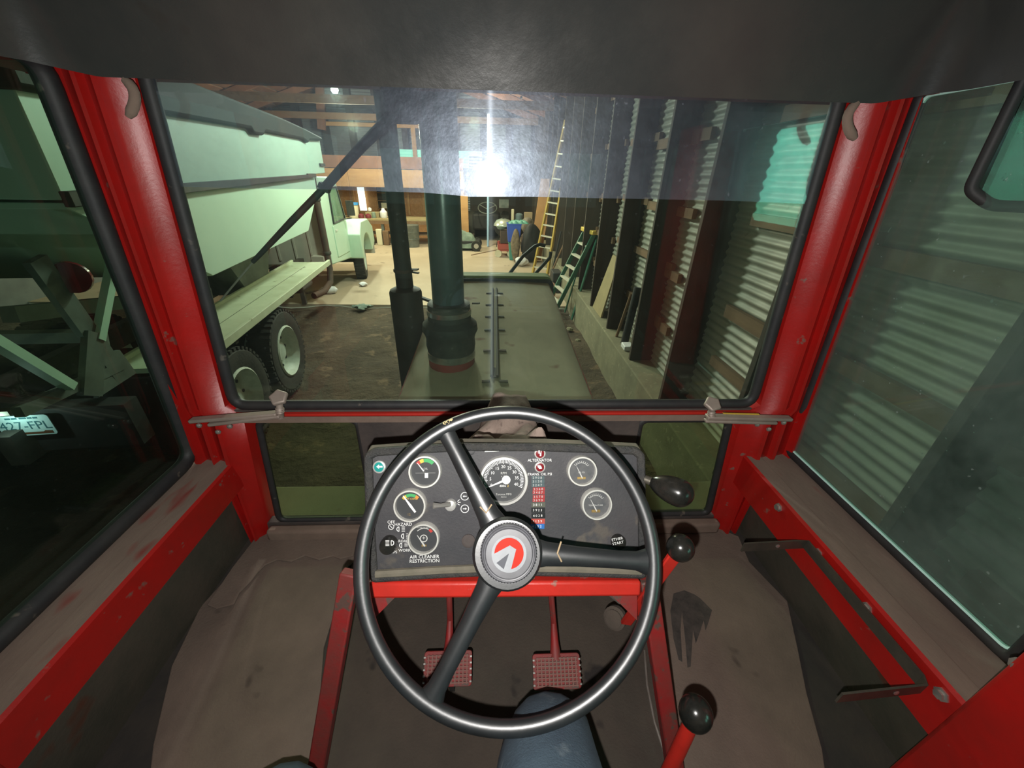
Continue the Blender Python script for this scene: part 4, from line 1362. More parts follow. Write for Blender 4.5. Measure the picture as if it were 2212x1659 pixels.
g = MB().prism(rrect(-0.392, 0.95, 0.412, 1.822, 0.05, 5), frame((0, 2.668, 0), (1, 0, 0), (0, 0, 1), (0, -1, 0)), 0.02)
g.build('cap_seal', 'rubber', HD)
for dx in (-0.011, 0.013):
    MB().tube([Vector((0.002 + dx, y, hz(y) + .004)) for y in (1.395, 1.8, 2.2, 2.48)], 0.007, 8).build('hinge_strip', 'seam', HD)
MB().box2((-0.012, 1.39, hz(1.4) - .006), (0.018, 2.48, hz(1.4) + .003)).build('hinge_bed', 'seam', HD)
for py in (826, 758, 712, 682, 655, 628):
    yy = at_z(1070, py, 1.74).y
    yy = at_z(1070, py, hz(yy)).y
    for sd in (-1, 1):
        MB().bar(Vector((.003 + sd * .018, yy, hz(yy) + .003)), Vector((.003 + sd * .052, yy, hz(yy) + .001)), .014, .006).build('hinge_clip', 'seam' if py != 758 else 'rust', HD)

for x0, x1 in ((-1.0, -.395), (.43, 1.05)):
    MB().box2((x0, .975, 1.36), (x1, 1.13, 1.395)).build('cowl_ledge', 'hood', HD, bevel=.005)
# air intake stack
IC = Vector((-0.183, 1.535, 0))


def iz(py):
    return at_y(963, py, 1.455).z


IT = thing('intake_stack', 'thick dark air intake pipe in a clamped rubber boot on the hood', 'pipe', (IC.x, IC.y, hz(1.53)))
MB().lathe([(.0985, hz(1.5) - .02), (.0985, iz(778)), (.09, iz(778) + .004)], IC, Z, 36).build('red_collar', 'ring', IT)
bz = iz
MB().lathe([(.096, bz(788)), (.0985, bz(772)), (.103, bz(758)), (.101, bz(744)), (.105, bz(735)), (.114, bz(726)), (.111, bz(712)), (.088, bz(702)), (.085, bz(668)), (.066, bz(664))], IC, Z, 40).build('rubber_boot', 'boot_rub', IT)
for p0, p1, rr in ((786, 771, .0985), (692, 680, .0868)):
    z0, z1 = bz(p0), bz(p1)
    MB().lathe([(rr, z0), (rr + .003, z0 + .002), (rr + .003, z1 - .002), (rr, z1)], IC, Z, 40).build('hose_clamp', 'clamp', IT)
MB().lathe([(.0635, bz(690)), (.0635, 3.05)], IC, Z, 36).build('pipe', 'ppipe', IT)
MB().bar(Vector((IC.x + .095, IC.y, bz(668))), Vector((IC.x + .125, IC.y - .01, bz(666))), .008, .006).build('clamp_screw', 'rust', IT)

# exhaust stack
EC = Vector((-0.468, 2.05, 0))
EX = thing('exhaust_stack', 'sooty tractor muffler and exhaust pipe standing beside the hood', 'exhaust', (EC.x, EC.y, 1.1))
mz = at_y(876, 640, 1.97).z
MB().lathe([(.05, 1.1), (.084, 1.14), (.084, mz), (.078, mz + .014), (.046, mz + .03)], EC, Z, 30).build('muffler', 'muff', EX)
MB().lathe([(.044, mz + .02), (.0425, mz + .16), (.041, 3.3)], EC, Z, 26).build('exhaust_pipe', 'muff', EX)
cz = at_y(866, 592, 2.0).z
MB().lathe([(.047, cz), (.049, cz + .003), (.049, cz + .012), (.046, cz + .016)], EC, Z, 26).build('pipe_clamp', 'rust', EX)
MB().bar(EC + Vector((.045, 0, cz + .012)), EC + Vector((.078, -.005, cz + .014)), .03, .006).build('clamp_ear', 'rust', EX)
MB().bar(EC + Vector((.045, 0, cz + .0)), EC + Vector((.08, -.005, cz - .004)), .02, .006).build('clamp_ear', 'rust', EX)
MB().bar(EC + Vector((.08, 0, mz - .03)), EC + Vector((.14, -.02, mz - .045)), .02, .012).build('bracket', 'muff', EX)
MB().bar(EC + Vector((0, 0, 1.12)), Vector((-0.36, 2.05, 1.12)), .05, .05).build('manifold', 'rust', EX)

# wiper
WY_ = 0.968
WP = thing('windshield_wiper', 'black wiper arm slanting across the windshield outside', 'wiper', at_y(868, 236, WY_))
MB().tube([at_y(872, 226, WY_), at_y(780, 318, WY_ + .004), at_y(703, 404, WY_)], [.0125, .0105, .0095], 10).build('arm', 'rubber', WP)
MB().tube([at_y(712, 394, WY_ - .004), at_y(630, 478, WY_ - .006), at_y(546, 566, WY_ - .006)], [.0075, .0075, .005], 10).build('blade_holder', 'rubber', WP)
MB().bar(at_y(690, 398, WY_ - .002), at_y(712, 412, WY_ - .002), .018, .012).build('joint', 'rubber', WP)
MB().tube([at_y(560, 550, WY_ - .008), at_y(476, 650, WY_ - .008)], .0022, 6).build('blade_tip', 'metal', WP)
c = at_y(866, 214, WY_ + .05)
MB().box(c, (.07, .07, .085)).build('motor_box', 'black', WP, bevel=.01)

# ================================================================== BARN
XW = 1.86
fl = MB()


def dirt(u, v):
    x = -9.2 + 11.1 * u
    y = -5.0 + 12.85 * v
    h = 0.022 * math.sin(x * 2.1 + y * .7) * math.sin(y * 1.7 - x) + 0.014 * math.sin(x * 5.3 - y * 3.1) + .010 * math.sin(y * 9 + x * 4)
    h += random.uniform(-.008, .008)
    return Vector((x, y, h - .035))


struct(MB().grid(dirt, 90, 100).build('floor', 'dirt', angle=180), 'dark rutted dirt floor of the barn around the tractor', 'floor')
struct(MB().box2((-9.2, 7.86, -0.12), (1.62, 18.6, 0.03)).build('floor', 'conc'), 'pale dusty concrete slab in the far half of the barn', 'floor')
struct(MB().hexa([Vector((1.55, y, z)) for y, z in ((-5, -.1), (18.5, -.1), (18.5, .54), (-5, .54))],
                 [Vector((2.05, y, z)) for y, z in ((-5, -.1), (18.5, -.1), (18.5, .54), (-5, .54))]).build('trim_7', 'stem', bevel=.015), 'mossy concrete stem wall under the tin wall', 'wall')


def corr(z0, z1, a, b, off, pitch=0.067, amp=0.0095, n=8):
    """corrugated sheet: ridges run from a to b (horizontal), wave up the wall; off = horizontal normal"""
    a, b, off = Vector(a), Vector(b), Vector(off)
    k = int((z1 - z0) / pitch * n)
    g = MB()
    for i in range(k + 1):
        z = z0 + (z1 - z0) * i / k
        w_ = off * (amp * math.cos(2 * math.pi * i / n))
        g.v += [Vector((a.x, a.y, z)) + w_, Vector((b.x, b.y, z)) + w_]
    g.f = [(2 * i, 2 * i + 1, 2 * i + 3, 2 * i + 2) for i in range(k)]
    g.mi = [0] * k
    return g


WR_ = struct(corr(0.5, 4.3, (XW, -5.0, 0), (XW, 18.5, 0), (1, 0, 0)).build('wall_right', 'tin', angle=180), 'corrugated tin barn wall with timber posts and girts', 'wall')
py_ = [-4.2, -3.15, -2.1, -1.05, 0.0, 1.05, 2.1, 3.17, 4.12, 5.18, 6.25, 7.3, 8.35, 9.4, 10.45, 11.5, 12.55, 13.6, 14.65, 15.7, 16.75, 17.8]
for y in py_:
    MB().box2((1.605, y - .024, .54), (1.875, y + .024, 4.3)).build('post', 'post', WR_, bevel=.004)
gm = MB().box2((1.805, 0.03, -.045), (1.846, 1.0, .045)).build('girt', 'girt', WR_)
first = True
for i, y in enumerate(py_[:-1]):
    for z in (1.06, 1.57, 2.145, 2.80, 3.45):
        o = gm if first else gm.copy()
        if not first:
            COL.objects.link(o)
        first = False
        o.location = Vector((random.uniform(-.004, .004), y + .03 - .03, z)) 
        o.scale = (1, (py_[i + 1] - y - .06) / .97, random.uniform(.85, 1.1))
        o.location.y = y + .03 - 0.03 * o.scale.y
M['teal_day'] = mat('daylit_translucent_sheet', (0.4, 0.7, 0.6), None, emit=(0.42, 0.95, 0.80), estr=5.0)
for y0, y1, mt in ((7.34, 8.32, 'teal_glow'), (8.39, 9.37, 'teal_glow'), (-1.9, -1.08, 'teal_day'), (-1.02, -0.55, 'teal_day')):
    corr(2.20, 2.74, (1.838, y0, 0), (1.838, y1, 0), (1, 0, 0)).build('translucent_panel', mt, WR_, angle=180)

BK = struct(corr(0.0, 6.2, (-9.2, 18.45, 0), (1.9, 18.45, 0), (0, -1, 0), 0.09, .012, 6).build('wall_back', 'tin_dark', angle=180), 'corrugated end wall of the barn with dark posts', 'wall')
for x in [-8.6 + 1.02 * i for i in range(11)]:
    MB().box2((x - .11, 18.15, 0), (x + .11, 18.42, 6.0)).build('post', 'darkwood', BK)
MB().box2((-9.2, 18.28, 4.55), (1.9, 18.40, 4.75)).build('girt', 'darkwood', BK)
MB().box2((-6.75, 18.02, 3.93), (-2.9, 18.14, 4.06)).build('pine_rail', 'pine', BK)
MB().box2((-3.22, 18.0, 0.0), (-3.06, 18.12, 5.6)).build('pine_stud', 'pine', BK)
a, b = at_y(690, 175, 17.6), at_y(695, 280, 17.6)
MB().bar(a, b, .28, .1, Vector((0, 1, 0))).build('brace', 'rafter', BK)
for x0, x1 in ((-3.82, -2.72), (-2.62, -1.52), (-1.40, -0.95 + .5)):
    corr(2.62, 3.22, (x0, 18.1, 0), (x1 - .03, 18.1, 0), (0, -1, 0), .11, .012, 6).build('translucent_panel', 'teal_glow', BK, angle=180)
MB().box2((-1.0, 18.1, 0.0), (1.8, 18.14, 3.1)).build('dark_cladding', 'darkwood', BK)
struct(MB().box2((-9.3, -5.0, -.1), (-9.2, 18.5, 4.3)).build('wall_left', 'tin_dark'), 'tin side wall of the barn beyond the truck', 'wall')
RW = struct(MB().box2((-9.3, -5.1, -.1), (2.0, -5.0, 6.2)).build('wall_rear', 'tin_dark'), 'tin end wall of the barn behind the tractor', 'wall')
for i in range(8):
    x0 = -8.6 + i * 1.3
    corr(2.0, 3.6, (x0, -4.96, 0), (x0 + 1.15, -4.96, 0), (0, 1, 0), .2, .012, 4).build('translucent_panel', mat('added_glow_sheet', (0.4, 0.45, 0.5), None, emit=(0.62, 0.72, 0.85), estr=0.12), RW, angle=180)  # unseen glowing panels, added for their reflection in the windshield

# roof with board sheathing, pale gaps and rafters
RX, RZ0, RZ1 = -3.7, 4.15, 5.9
g = MB()
for x0, x1 in ((1.95, RX), (-9.3, RX)):
    g.hexa([Vector((x0, -5, RZ0 + .12)), Vector((x0, 18.5, RZ0 + .12)), Vector((x1, 18.5, RZ1 + .12)), Vector((x1, -5, RZ1 + .12))],
           [Vector((x0, -5, RZ0 + .16)), Vector((x0, 18.5, RZ0 + .16)), Vector((x1, 18.5, RZ1 + .16)), Vector((x1, -5, RZ1 + .16))])
RF = struct(g.build('ceiling', 'roof', smooth=False), 'pale barn roof sheets above brown boards and rafters', 'roof')
for x0 in (1.95, -9.3):
    for i in range(15):
        t0, t1 = i / 15, (i + .8) / 15
        a = [Vector((x0 + (RX - x0) * t, y, RZ0 + (RZ1 - RZ0) * t + .06)) for t, y in ((t0, -5), (t0, 18.4), (t1, 18.4), (t1, -5))]
        MB().hexa(a, [p + Z * .03 for p in a]).build('roof_board', 'rafter', RF, smooth=False)
for y in [-4 + 1.9 * i for i in range(12)]:
    for x0 in (1.9, -9.2):
        MB().bar(Vector((x0, y, RZ0 - .05)), Vector((RX, y, RZ1 - .05)), .06, .2).build('rafter', 'rafter', RF)
for y in (9.2, 13.0, 16.8):
    MB().bar(Vector((-9.2, y, 4.12)), Vector((1.9, y, 4.12)), .06, .2).build('tie_beam', 'girt', RF)

LM = thing('ceiling_lamp', 'lit bulb under a small shade hanging from the barn roof', 'lamp', (-3.27, 10.0, 3.9))
MB().lathe([(.0001, -.06), (.05, -.05), (.075, 0), (.06, .05), (.03, .09)], (-3.27, 10.0, 3.89), Z, 16).build('bulb', 'bulb', LM)
MB().lathe([(.16, .06), (.05, .14), (.045, .2)], (-3.27, 10.0, 3.89), Z, 20).build('shade', 'tin', LM)
MB().tube([(-3.27, 10.0, 4.07), (-3.27, 10.0, 5.8)], .01, 6).build('cord', 'black', LM)

# ================================================================== GRAIN TRUCK
TU = Vector((-0.111, 0.9938, 0))
TRV = Vector((0.9938, 0.111, 0))
TO = Vector((-2.46, 4.26, 0))


def tp3(u, r, z):
    return TO + TU * u + TRV * r + Z * z


TK = thing('grain_truck', 'white grain truck with a hopper box, parked beside the tractor', 'truck', tp3(2.5, -1.2, 0))


def tprism(poly, r0, r1):
    return MB().hexa([tp3(u, r0, z) for u, z in poly], [tp3(u, r1, z) for u, z in poly])


def tbox(u0, u1, r0, r1, z0, z1):
    return tprism([(u0, z0), (u1, z0), (u1, z1), (u0, z1)], r0, r1)


tprism([(-1.82, 2.27), (3.63, 2.395), (3.66, 2.885), (-1.80, 2.775)], -0.10, -2.30).build('box_upper', 'truck', TK, bevel=.008)
tprism([(-1.80, 2.255), (-1.80, 2.225), (-0.66, 1.595), (2.15, 1.625), (2.98, 2.12), (3.0, 2.37)], -0.115, -2.28).build('box_hopper', 'truck', TK, bevel=.006)
tprism([(-1.82, 2.235), (2.55, 2.335), (2.55, 2.375), (-1.82, 2.315)], -0.06, -0.11).build('side_rail', 'under', TK, bevel=.005)
tbox(2.55, 2.95, -.07, -.115, 2.335, 2.39).build('rail_latch', 'rust', TK)
tbox(3.35, 3.62, -.07, -.10, 2.50, 2.54).build('rail_latch', 'under', TK)
tprism([(-1.85, 2.76), (-1.85, 3.06), (-.6, 3.07), (0.8, 3.04), (1.9, 3.02), (2.8, 2.98), (3.62, 2.93), (3.64, 2.875), (2.9, 2.84), (2.8, 2.80), (2.6, 2.83), (1.2, 2.82), (1.1, 2.775), (.85, 2.77), (.8, 2.815)], -.04, -1.9).build('tarp', mat('dark_tarp', (0.022, 0.03, 0.024), (0.035, 0.04, 0.03), 3, .8, bump=.3, bscale=12), TK, bevel=.03)
rb = tbox(-1.48, 2.55, -.61, -.02, 1.05, 1.09).build('running_board', 'plank', TK)
for r0, r1 in ((-.625, -.585), (-.045, -.005)):
    tbox(-1.49, 2.56, r0, r1, 1.045, 1.125).build('lip', 'plank', rb, bevel=.006)
tbox(-1.2, 2.2, -.30, -.295, 1.0905, 1.092).build('seam', 'under', rb)
for u in (-.7, .9, 2.1):
    tbox(u, u + .06, -.75, -.1, .95, 1.045).build('step_bracket', 'under', rb)
# sub-frame and hopper struts
for r in (-.85, -1.6):
    tbox(-2.1, 7.0, r - .05, r + .05, .72, .94).build('frame_rail', 'under', TK)
tbox(-1.98, -1.86, -.2, -2.2, .74, 1.06).build('rear_cross_member', 'black', TK)


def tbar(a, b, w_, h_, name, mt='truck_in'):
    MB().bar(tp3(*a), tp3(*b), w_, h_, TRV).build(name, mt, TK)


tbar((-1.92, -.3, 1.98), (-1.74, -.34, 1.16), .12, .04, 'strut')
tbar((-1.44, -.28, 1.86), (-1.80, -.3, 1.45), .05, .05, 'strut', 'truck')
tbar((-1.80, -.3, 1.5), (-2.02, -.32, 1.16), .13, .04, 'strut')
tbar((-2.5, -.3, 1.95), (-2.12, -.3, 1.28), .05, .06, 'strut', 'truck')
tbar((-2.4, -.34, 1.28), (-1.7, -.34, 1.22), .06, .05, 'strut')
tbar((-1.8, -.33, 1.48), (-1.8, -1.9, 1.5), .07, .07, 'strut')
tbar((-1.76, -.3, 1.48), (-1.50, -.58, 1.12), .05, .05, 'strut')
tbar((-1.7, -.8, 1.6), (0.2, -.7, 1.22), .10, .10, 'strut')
tbar((2.3, -.9, 1.25), (2.9, -.7, 2.0), .09, .09, 'strut', 'rust')
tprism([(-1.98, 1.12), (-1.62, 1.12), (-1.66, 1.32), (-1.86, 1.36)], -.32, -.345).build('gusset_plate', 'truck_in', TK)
MB().lathe([(.095, 0), (.09, .02), (.0001, .035)], tp3(-1.80, -.27, 1.85), -TU + TRV * .5, 20).build('tail_light', 'lens_red', TK)
for r in (-.28, -.75):
    MB().bar(tp3(-1.52, r, 1.04), tp3(-1.54, r, .42), .46, .012, TU).build('mud_flap', 'black', TK)
# front of the hopper cradle: chutes and tanks under the box
tbox(2.55, 3.2, -.55, -.9, .55, .98).build('fuel_tank', 'under', TK, bevel=.06)
tbox(3.72, 3.80, -.95, -1.03, .03, .80).build('stand_leg', 'under', TK)
tprism([(.5, 1.6), (1.9, 1.6), (1.5, 1.0), (.9, 1.0)], -.6, -1.8).build('discharge_chute', 'truck_in', TK)
# plate
PL = frame(tp3(-2.01, -.772, .965), TRV, Z, -TU)
x_ = TRV
plo = MB().prism(rrect(-.15, -.075, .15, .075, .018, 4), PL, .004).build('license_plate', 'plate', TK)
MB().text('427-FPL', .085, PL @ Matrix.Translation((0, -.002, .005))).build('lettering', mat('plate_ink', (.05, .16, .2), None, rough=.6), plo, smooth=False)
g = MB()
for x0, x1 in ((-.085, -.055), (-.05, -.02), (-.008, .03), (.036, .06), (.066, .09)):
    g.box(PL @ Vector(((x0 + x1) / 2, .056, .005)), (x1 - x0, .001, .012), Matrix((TRV, -TU, Z)).transposed())
tag(g.build('state_name_band', MATS['plate_ink'], plo, smooth=False), kind='stuff')
MB().prism([(-.12, -.066), (.13, -.066), (.13, -.045), (.09, -.042), (.08, -.05), (-.12, -.052)], PL @ Matrix.Translation((0, 0, .0042)), .0006).build('brown_band', mat('plate_brown', (.14, .05, .02), None), plo)

LPL = MB().box(tp3(-2.06, -.785, 1.10), (.10, .05, .03), Matrix((TRV, TU, Z)).transposed()).build('plate_fill_housing', 'under', TK)  # invented housing for the added plate light
lamp('POINT', 'plate_fill_light', tp3(-2.12, -.785, 1.085), 1.6, (0.92, 1.0, 1.0), 0.01)  # added fill light, stands in for the plate bouncing the flash back
# cab
CB = tprism([(3.74, .80), (5.42, .62), (5.5, 1.50), (5.12, 2.22), (4.9, 2.32), (3.74, 2.34)], -.30, -2.1).build('cab', 'truck', TK, bevel=.03)
tbox(3.70, 3.745, -.32, -2.08, .82, 2.3).build('cab_rear_panel', 'cabgrey', CB, bevel=.01)  # same mint cab, greyed for the shade behind the box
for r in (-.62, -.9, -1.2, -1.5):
    tbox(3.685, 3.70, r, r - .03, .9, 2.2).build('panel_rib', 'cabgrey', CB)
tprism([(4.30, 1.50), (5.30, 1.50), (4.98, 2.14), (4.36, 2.14)], -.285, -.305).build('cab_window', 'truckglass', CB)
lp = [tp3(u, -.283, z) for u, z in ((4.30, 1.50), (5.30, 1.50), (4.98, 2.14), (4.36, 2.14))]
MB().tube(lp, .018, 6, closed=True).build('window_seal', 'rubber', CB)
tprism([(4.22, .86), (5.32, .80), (5.36, 1.46), (4.22, 1.46)], -.284, -.302).build('door', 'truck', CB, bevel=.006)
MB().bar(tp3(4.32, -.275, 1.36), tp3(4.46, -.275, 1.36), .02, .03).build('door_handle', 'chrome', CB)
tprism([(5.48, .75), (7.05, .75), (7.1, 1.30), (5.5, 1.52)], -.45, -1.95).build('engine_hood', 'truck', TK, bevel=.04)
arch = [(6.05 + .60 * math.cos(R(a)), .50 + .60 * math.sin(R(a))) for a in range(10, 171, 16)]
tprism([(5.38, .62), (5.34, 1.15), (5.62, 1.40), (6.5, 1.38), (7.05, 1.15), (7.1, .75)] + arch, -.02, -.5).build('fender', 'truck', TK, bevel=.02)
tbox(7.05, 7.15, -.05, -2.3, .45, .75).build('front_bumper', 'cabgrey', TK)
MB().tube([tp3(3.62, -.33, 2.45), tp3(3.62, -.33, 1.2), tp3(3.60, -.33, .75), tp3(3.5, -.34, .52), tp3(3.2, -.4, .42), tp3(2.9, -.5, .42)], [.06, .06, .055, .055, .055, .055], 12).build('truck_exhaust', 'rust', TK)
for z in (1.95, 1.02):
    MB().lathe([(.07, 0), (.075, .01), (.075, .05), (.07, .06)], tp3(3.62, -.33, z), Z, 14).build('exhaust_clamp', 'under', TK)
tbox(3.5, 3.72, -.38, -.6, .78, 1.0).build('battery_box', 'cabgrey', TK)
a = tp3(5.15, -.1, 1.72)
MB().box(a, (.16, .03, .30), Matrix((TRV, TU, Z)).transposed()).build('side_mirror', 'under', TK)
MB().tube([a - Z * .2, tp3(5.1, -.29, 1.5)], .012, 6).build('mirror_arm', 'under', TK)


def wheel(u, r, rad_, w_, flip=1, rimr=.56, tilt=0.0):
    ax = (TRV * flip + TU * tilt).normalized()
    c = tp3(u, r, rad_)
    q = rad_
    prof = [(q * .60, -w_ * .42), (q * .78, -w_ * .5), (q * .93, -w_ * .47), (q * .985, -w_ * .36), (q, -w_ * .12), (q, w_ * .12), (q * .985, w_ * .36), (q * .93, w_ * .47), (q * .78, w_ * .5), (q * .60, w_ * .42), (q * .57, w_ * .3)]
    t_ = MB().lathe(prof, c, ax, 40, cap=False).build('tyre', 'tyre', TK)
    x, y, z = basis(ax)
    MB().lathe([(q * .59, -w_ * .45), (q * .62, w_ * .46), (q * .585, w_ * .50), (q * .56, w_ * .40), (q * .52, w_ * .16), (q * .42, w_ * .02), (q * .24, -w_ * .02), (q * .22, w_ * .14), (q * .12, w_ * .17), (.0001, w_ * .17)], c, ax, 32).build('rim', 'rim', t_)
    hl = MB()
    for i in range(8):
        a_ = 2 * math.pi * i / 8
        hl.lathe([(q * .035, 0), (q * .035, .01)], c + (x * math.cos(a_) + y * math.sin(a_)) * q * .37 + ax * w_ * .0, ax, 8)
    hl.build('rim_holes', 'black', t_)
    tag(t_.children[-1], kind='stuff')
    tr2 = MB()
    for i in range(44):
        a_ = 2 * math.pi * i / 44
        e = x * math.cos(a_) + y * math.sin(a_)
        for s_ in (-1, 1):
            tr2.box(c + e * (q * .985) + ax * s_ * w_ * .26, (q * .05, q * .08, w_ * .40), Matrix((e, ax.cross(e), ax)).transposed())
    tr2.build('tread_blocks', 'tyre', t_, smooth=False)
    tag(t_.children[-1], kind='stuff')


for u in (0.17, -.98):
    wheel(u, -.13, .50, .26)
    wheel(u, -.47, .50, .26)
    wheel(u, -2.0, .50, .26, -1)
    wheel(u, -2.33, .50, .26, -1)
    tbox(u - .08, u + .08, -.5, -2.0, .42, .58).build('axle', 'under', TK)
wheel(6.05, -.26, .51, .25, 1, tilt=.12)
wheel(6.05, -2.15, .51, .25, -1)
tbox(5.98, 6.12, -.3, -2.1, .42, .55).build('axle', 'under', TK)

# ================================================================== WORKSHOP END
LF = thing('trim_8', 'orange boards along the front of the loft above the workbench', 'boards', (-5, 15.9, 1.9), kind='structure')
for i, (z0, z1, mt) in enumerate(((2.52, 2.90, 'rafter'), (1.93, 2.50, 'pine'))):
    for j, (x0, x1) in enumerate(((-9.1, -5.2), (-5.19, -1.1))):
        MB().box2((x0, 15.86, z0), (x1, 15.92, z1)).build('board', mt, LF)
MB().box2((-9.1, 15.92, 1.93), (-1.1, 18.1, 1.98)).build('deck', 'pine', LF)
for x in (-1.15, -9.0):
    MB().box2((x - .06, 15.92, 0.03), (x + .06, 16.05, 1.93)).build('post', 'pine', LF)
BWL = struct(MB().box2((-9.1, 17.2, 0.03), (-1.1, 17.26, 1.93)).build('wall_back', 'osb'), 'orange strand-board wall behind the workbench', 'wall')
for x in (-6.1, -5.55, -4.6, -4.0, -3.4, -2.8, -2.2, -1.6):
    MB().box2((x - .04, 17.12, 0.9), (x + .04, 17.2, 1.93)).build('stud', 'pine', BWL)
a, b = at_y(771, 404, 17.1), at_y(788, 440, 17.1)
WN_ = struct(MB().box2((a.x, 17.08, b.z - .25), (b.x + .05, 17.12, a.z)).build('window_8', 'win_glow'), 'bright narrow daylit window above the workbench', 'window')
MB().box2((a.x - .06, 17.06, b.z - .32), (b.x + .11, 17.075, b.z - .25)).build('window_sill', 'pine', WN_)

WB = thing('workbench', 'long pale wooden workbench along the far wall', 'workbench', (-4.2, 15.8, .03))
MB().box2((-6.6, 15.4, .86), (-1.3, 16.4, .92)).build('benchtop', 'tanboard', WB)
MB().box2((-6.6, 15.38, .74), (-1.3, 15.43, .86)).build('apron', 'girt', WB)
for x in (-6.5, -5.2, -4.1, -2.9, -1.4):
    MB().box2((x - .05, 15.42, .03), (x + .05, 15.52, .86)).build('leg', 'galv', WB)
MB().box2((-6.5, 15.5, .35), (-1.4, 16.3, .38)).build('lower_shelf', 'girt', WB)
SH = thing('hanging_shelf', 'small dark shelf unit hanging over the workbench', 'shelf', (-3.6, 16.9, 1.3))
a = at_y(832, 415, 16.9)
MB().box2((a.x - .35, 17.0, a.z - .6), (a.x + .35, 17.1, a.z + .35)).build('back', 'darkwood', SH)
for i in range(4):
    MB().box2((a.x - .35, 16.85, a.z - .6 + .28 * i), (a.x + .35, 17.0, a.z - .57 + .28 * i)).build('shelf_board', 'girt', SH)
tag(MB().box2((a.x - .2, 16.86, a.z - .57), (a.x + .25, 16.98, a.z - .38)).build('box', 'cream'), 'cream box on the small wall shelf', 'box')


def pot(name, px, py, y, prof, mt, label, cat, z=None):
    c = at_y(px, py, y)
    if z is not None:
        c.z = z
    return tag(MB().lathe(prof, c, Z, 20).build(name, mt), label, cat)


c = at_y(764, 460, 15.7)
BU = thing('bucket', 'cream bucket with a blue lid on the workbench by the truck cab', 'bucket', (c.x, 15.7, .92))
MB().lathe([(.17, 0), (.2, .42), (.2, .44)], (c.x, 15.7, .92), Z, 20).build('pail', 'cream', BU)
MB().lathe([(.215, .42), (.215, .50), (.0001, .51)], (c.x, 15.7, .92), Z, 20).build('lid', 'bluelid', BU)
pot('jug', 829, 465, 15.7, [(.11, 0), (.13, .04), (.13, .2), (.06, .28), (.05, .33)], 'bag', 'round white jug on the workbench', 'jug', .92)
pot('can', 808, 470, 15.6, [(.07, 0), (.07, .18), (.05, .2), (.0001, .2)], 'greycloth', 'small grey-green can on the workbench beside a white ball', 'can', .92)
pot('ball', 800, 463, 15.9, [(.0001, 0), (.06, .03), (.075, .08), (.06, .13), (.0001, .16)], 'bag', 'small white ball on the workbench', 'ball', 1.1)
tag(MB().box2((-4.75, 15.75, .92), (-4.25, 16.1, 1.10)).build('crate', 'tanboard', bevel=.01), 'pale wooden crate on the workbench', 'crate')
for px, lb in ((781, 'wine-red cap lying at the bench edge nearest the truck'), (796, 'wine-red cap lying at the bench edge next to the crate')):
    c = at_y(px, 474, 15.5)
    o = tag(MB().lathe([(.10, 0), (.11, .04), (.09, .12), (.0001, .16)], (c.x, 15.52, .92), Z, 16).build('cap', 'wine'), lb, 'cap')
CN = thing('trash_can', 'dull galvanised trash can in front of the workbench', 'trash can', (-3.0, 15.0, .03))
MB().lathe([(.26, 0), (.30, .72), (.31, .74), (.28, .74)], (-3.0, 15.0, .03), Z, 24).build('bin_body', 'galv', CN)
for z in (.25, .5):
    MB().lathe([(.284, z), (.294, z + .02), (.29, z + .04)], (-3.0, 15.0, .03), Z, 24).build('hoop', 'galv', CN)
for i, (px, h, mt, lb) in enumerate(((822, .55, 'cream', 'tall cream canister standing under the workbench'), (804, .42, 'galv', 'short grey post stub under the workbench'), (836, .5, 'girt', 'brown block under the workbench beside the black pipe'))):
    c = at_y(px, 530, 15.25)
    tag(MB().box2((c.x - .10, 15.2, .03), (c.x + .10, 15.36, .03 + h)).build('canister' if i == 0 else 'timber_block', mt, bevel=.02), lb, 'canister' if i == 0 else 'block')

# old tractor with a big wheel under the loft end
OT = thing('old_tractor', 'dark old tractor with a thin pale steering wheel in the far corner', 'tractor', (-.2, 17.0, .03))
c = at_y(1053, 449, 16.4)
MB().tube([Vector((c.x, 16.4, c.z)) + Vector((.36 * math.cos(t), .30 * math.sin(t), .18 * math.sin(t))) for t in [2 * math.pi * i / 30 for i in range(30)]], .02, 6, closed=True).build('steering_wheel', 'galv', OT)
for k in range(3):
    t = 2 * math.pi * k / 3 + .5
    MB().tube([Vector((c.x, 16.4, c.z - .05)), Vector((c.x, 16.4, c.z)) + Vector((.36 * math.cos(t), .30 * math.sin(t), .18 * math.sin(t)))], .015, 6).build('spoke', 'galv', OT)
MB().tube([Vector((c.x, 16.4, c.z - .03)), Vector((c.x + .05, 16.9, .8))], .03, 8).build('column', 'black', OT)
MB().box2((-.85, 16.6, .45), (.25, 17.9, 1.05)).build('body', 'black', OT, bevel=.08)
MB().lathe([(.3, -.15), (.5, -.17), (.55, 0), (.5, .17), (.3, .15)], (-.95, 17.2, .58), Vector((1, 0, 0)), 24).build('wheel', 'tyre', OT)
MB().lathe([(.3, -.15), (.5, -.17), (.55, 0), (.5, .17), (.3, .15)], (.42, 17.2, .58), Vector((1, 0, 0)), 24).build('wheel', 'tyre', OT)
a = at_y(1085, 437, 16.6)
MB().box2((a.x - .12, 16.6, a.z - .2), (a.x + .25, 16.7, a.z + .1)).build('panel', 'galv', OT)
# leaning plywood by the loft end
a = at_y(1003, 440, 15.4)
tag(MB().box2((-1.95, 15.30, .42), (-.93, 15.36, 1.75)).build('plywood_board', 'pine', bevel=.004), 'orange plywood panel standing behind the covered mower', 'panel')
MB().box2((-1.9, 15.36, .03), (-1.0, 15.7, .42))
tag(MB().box2((-1.27, 15.42, .03), (-.75, 15.8, .42)).build('base_cabinet', 'darkwood'), 'dark low cabinet under the orange plywood panel', 'cabinet')
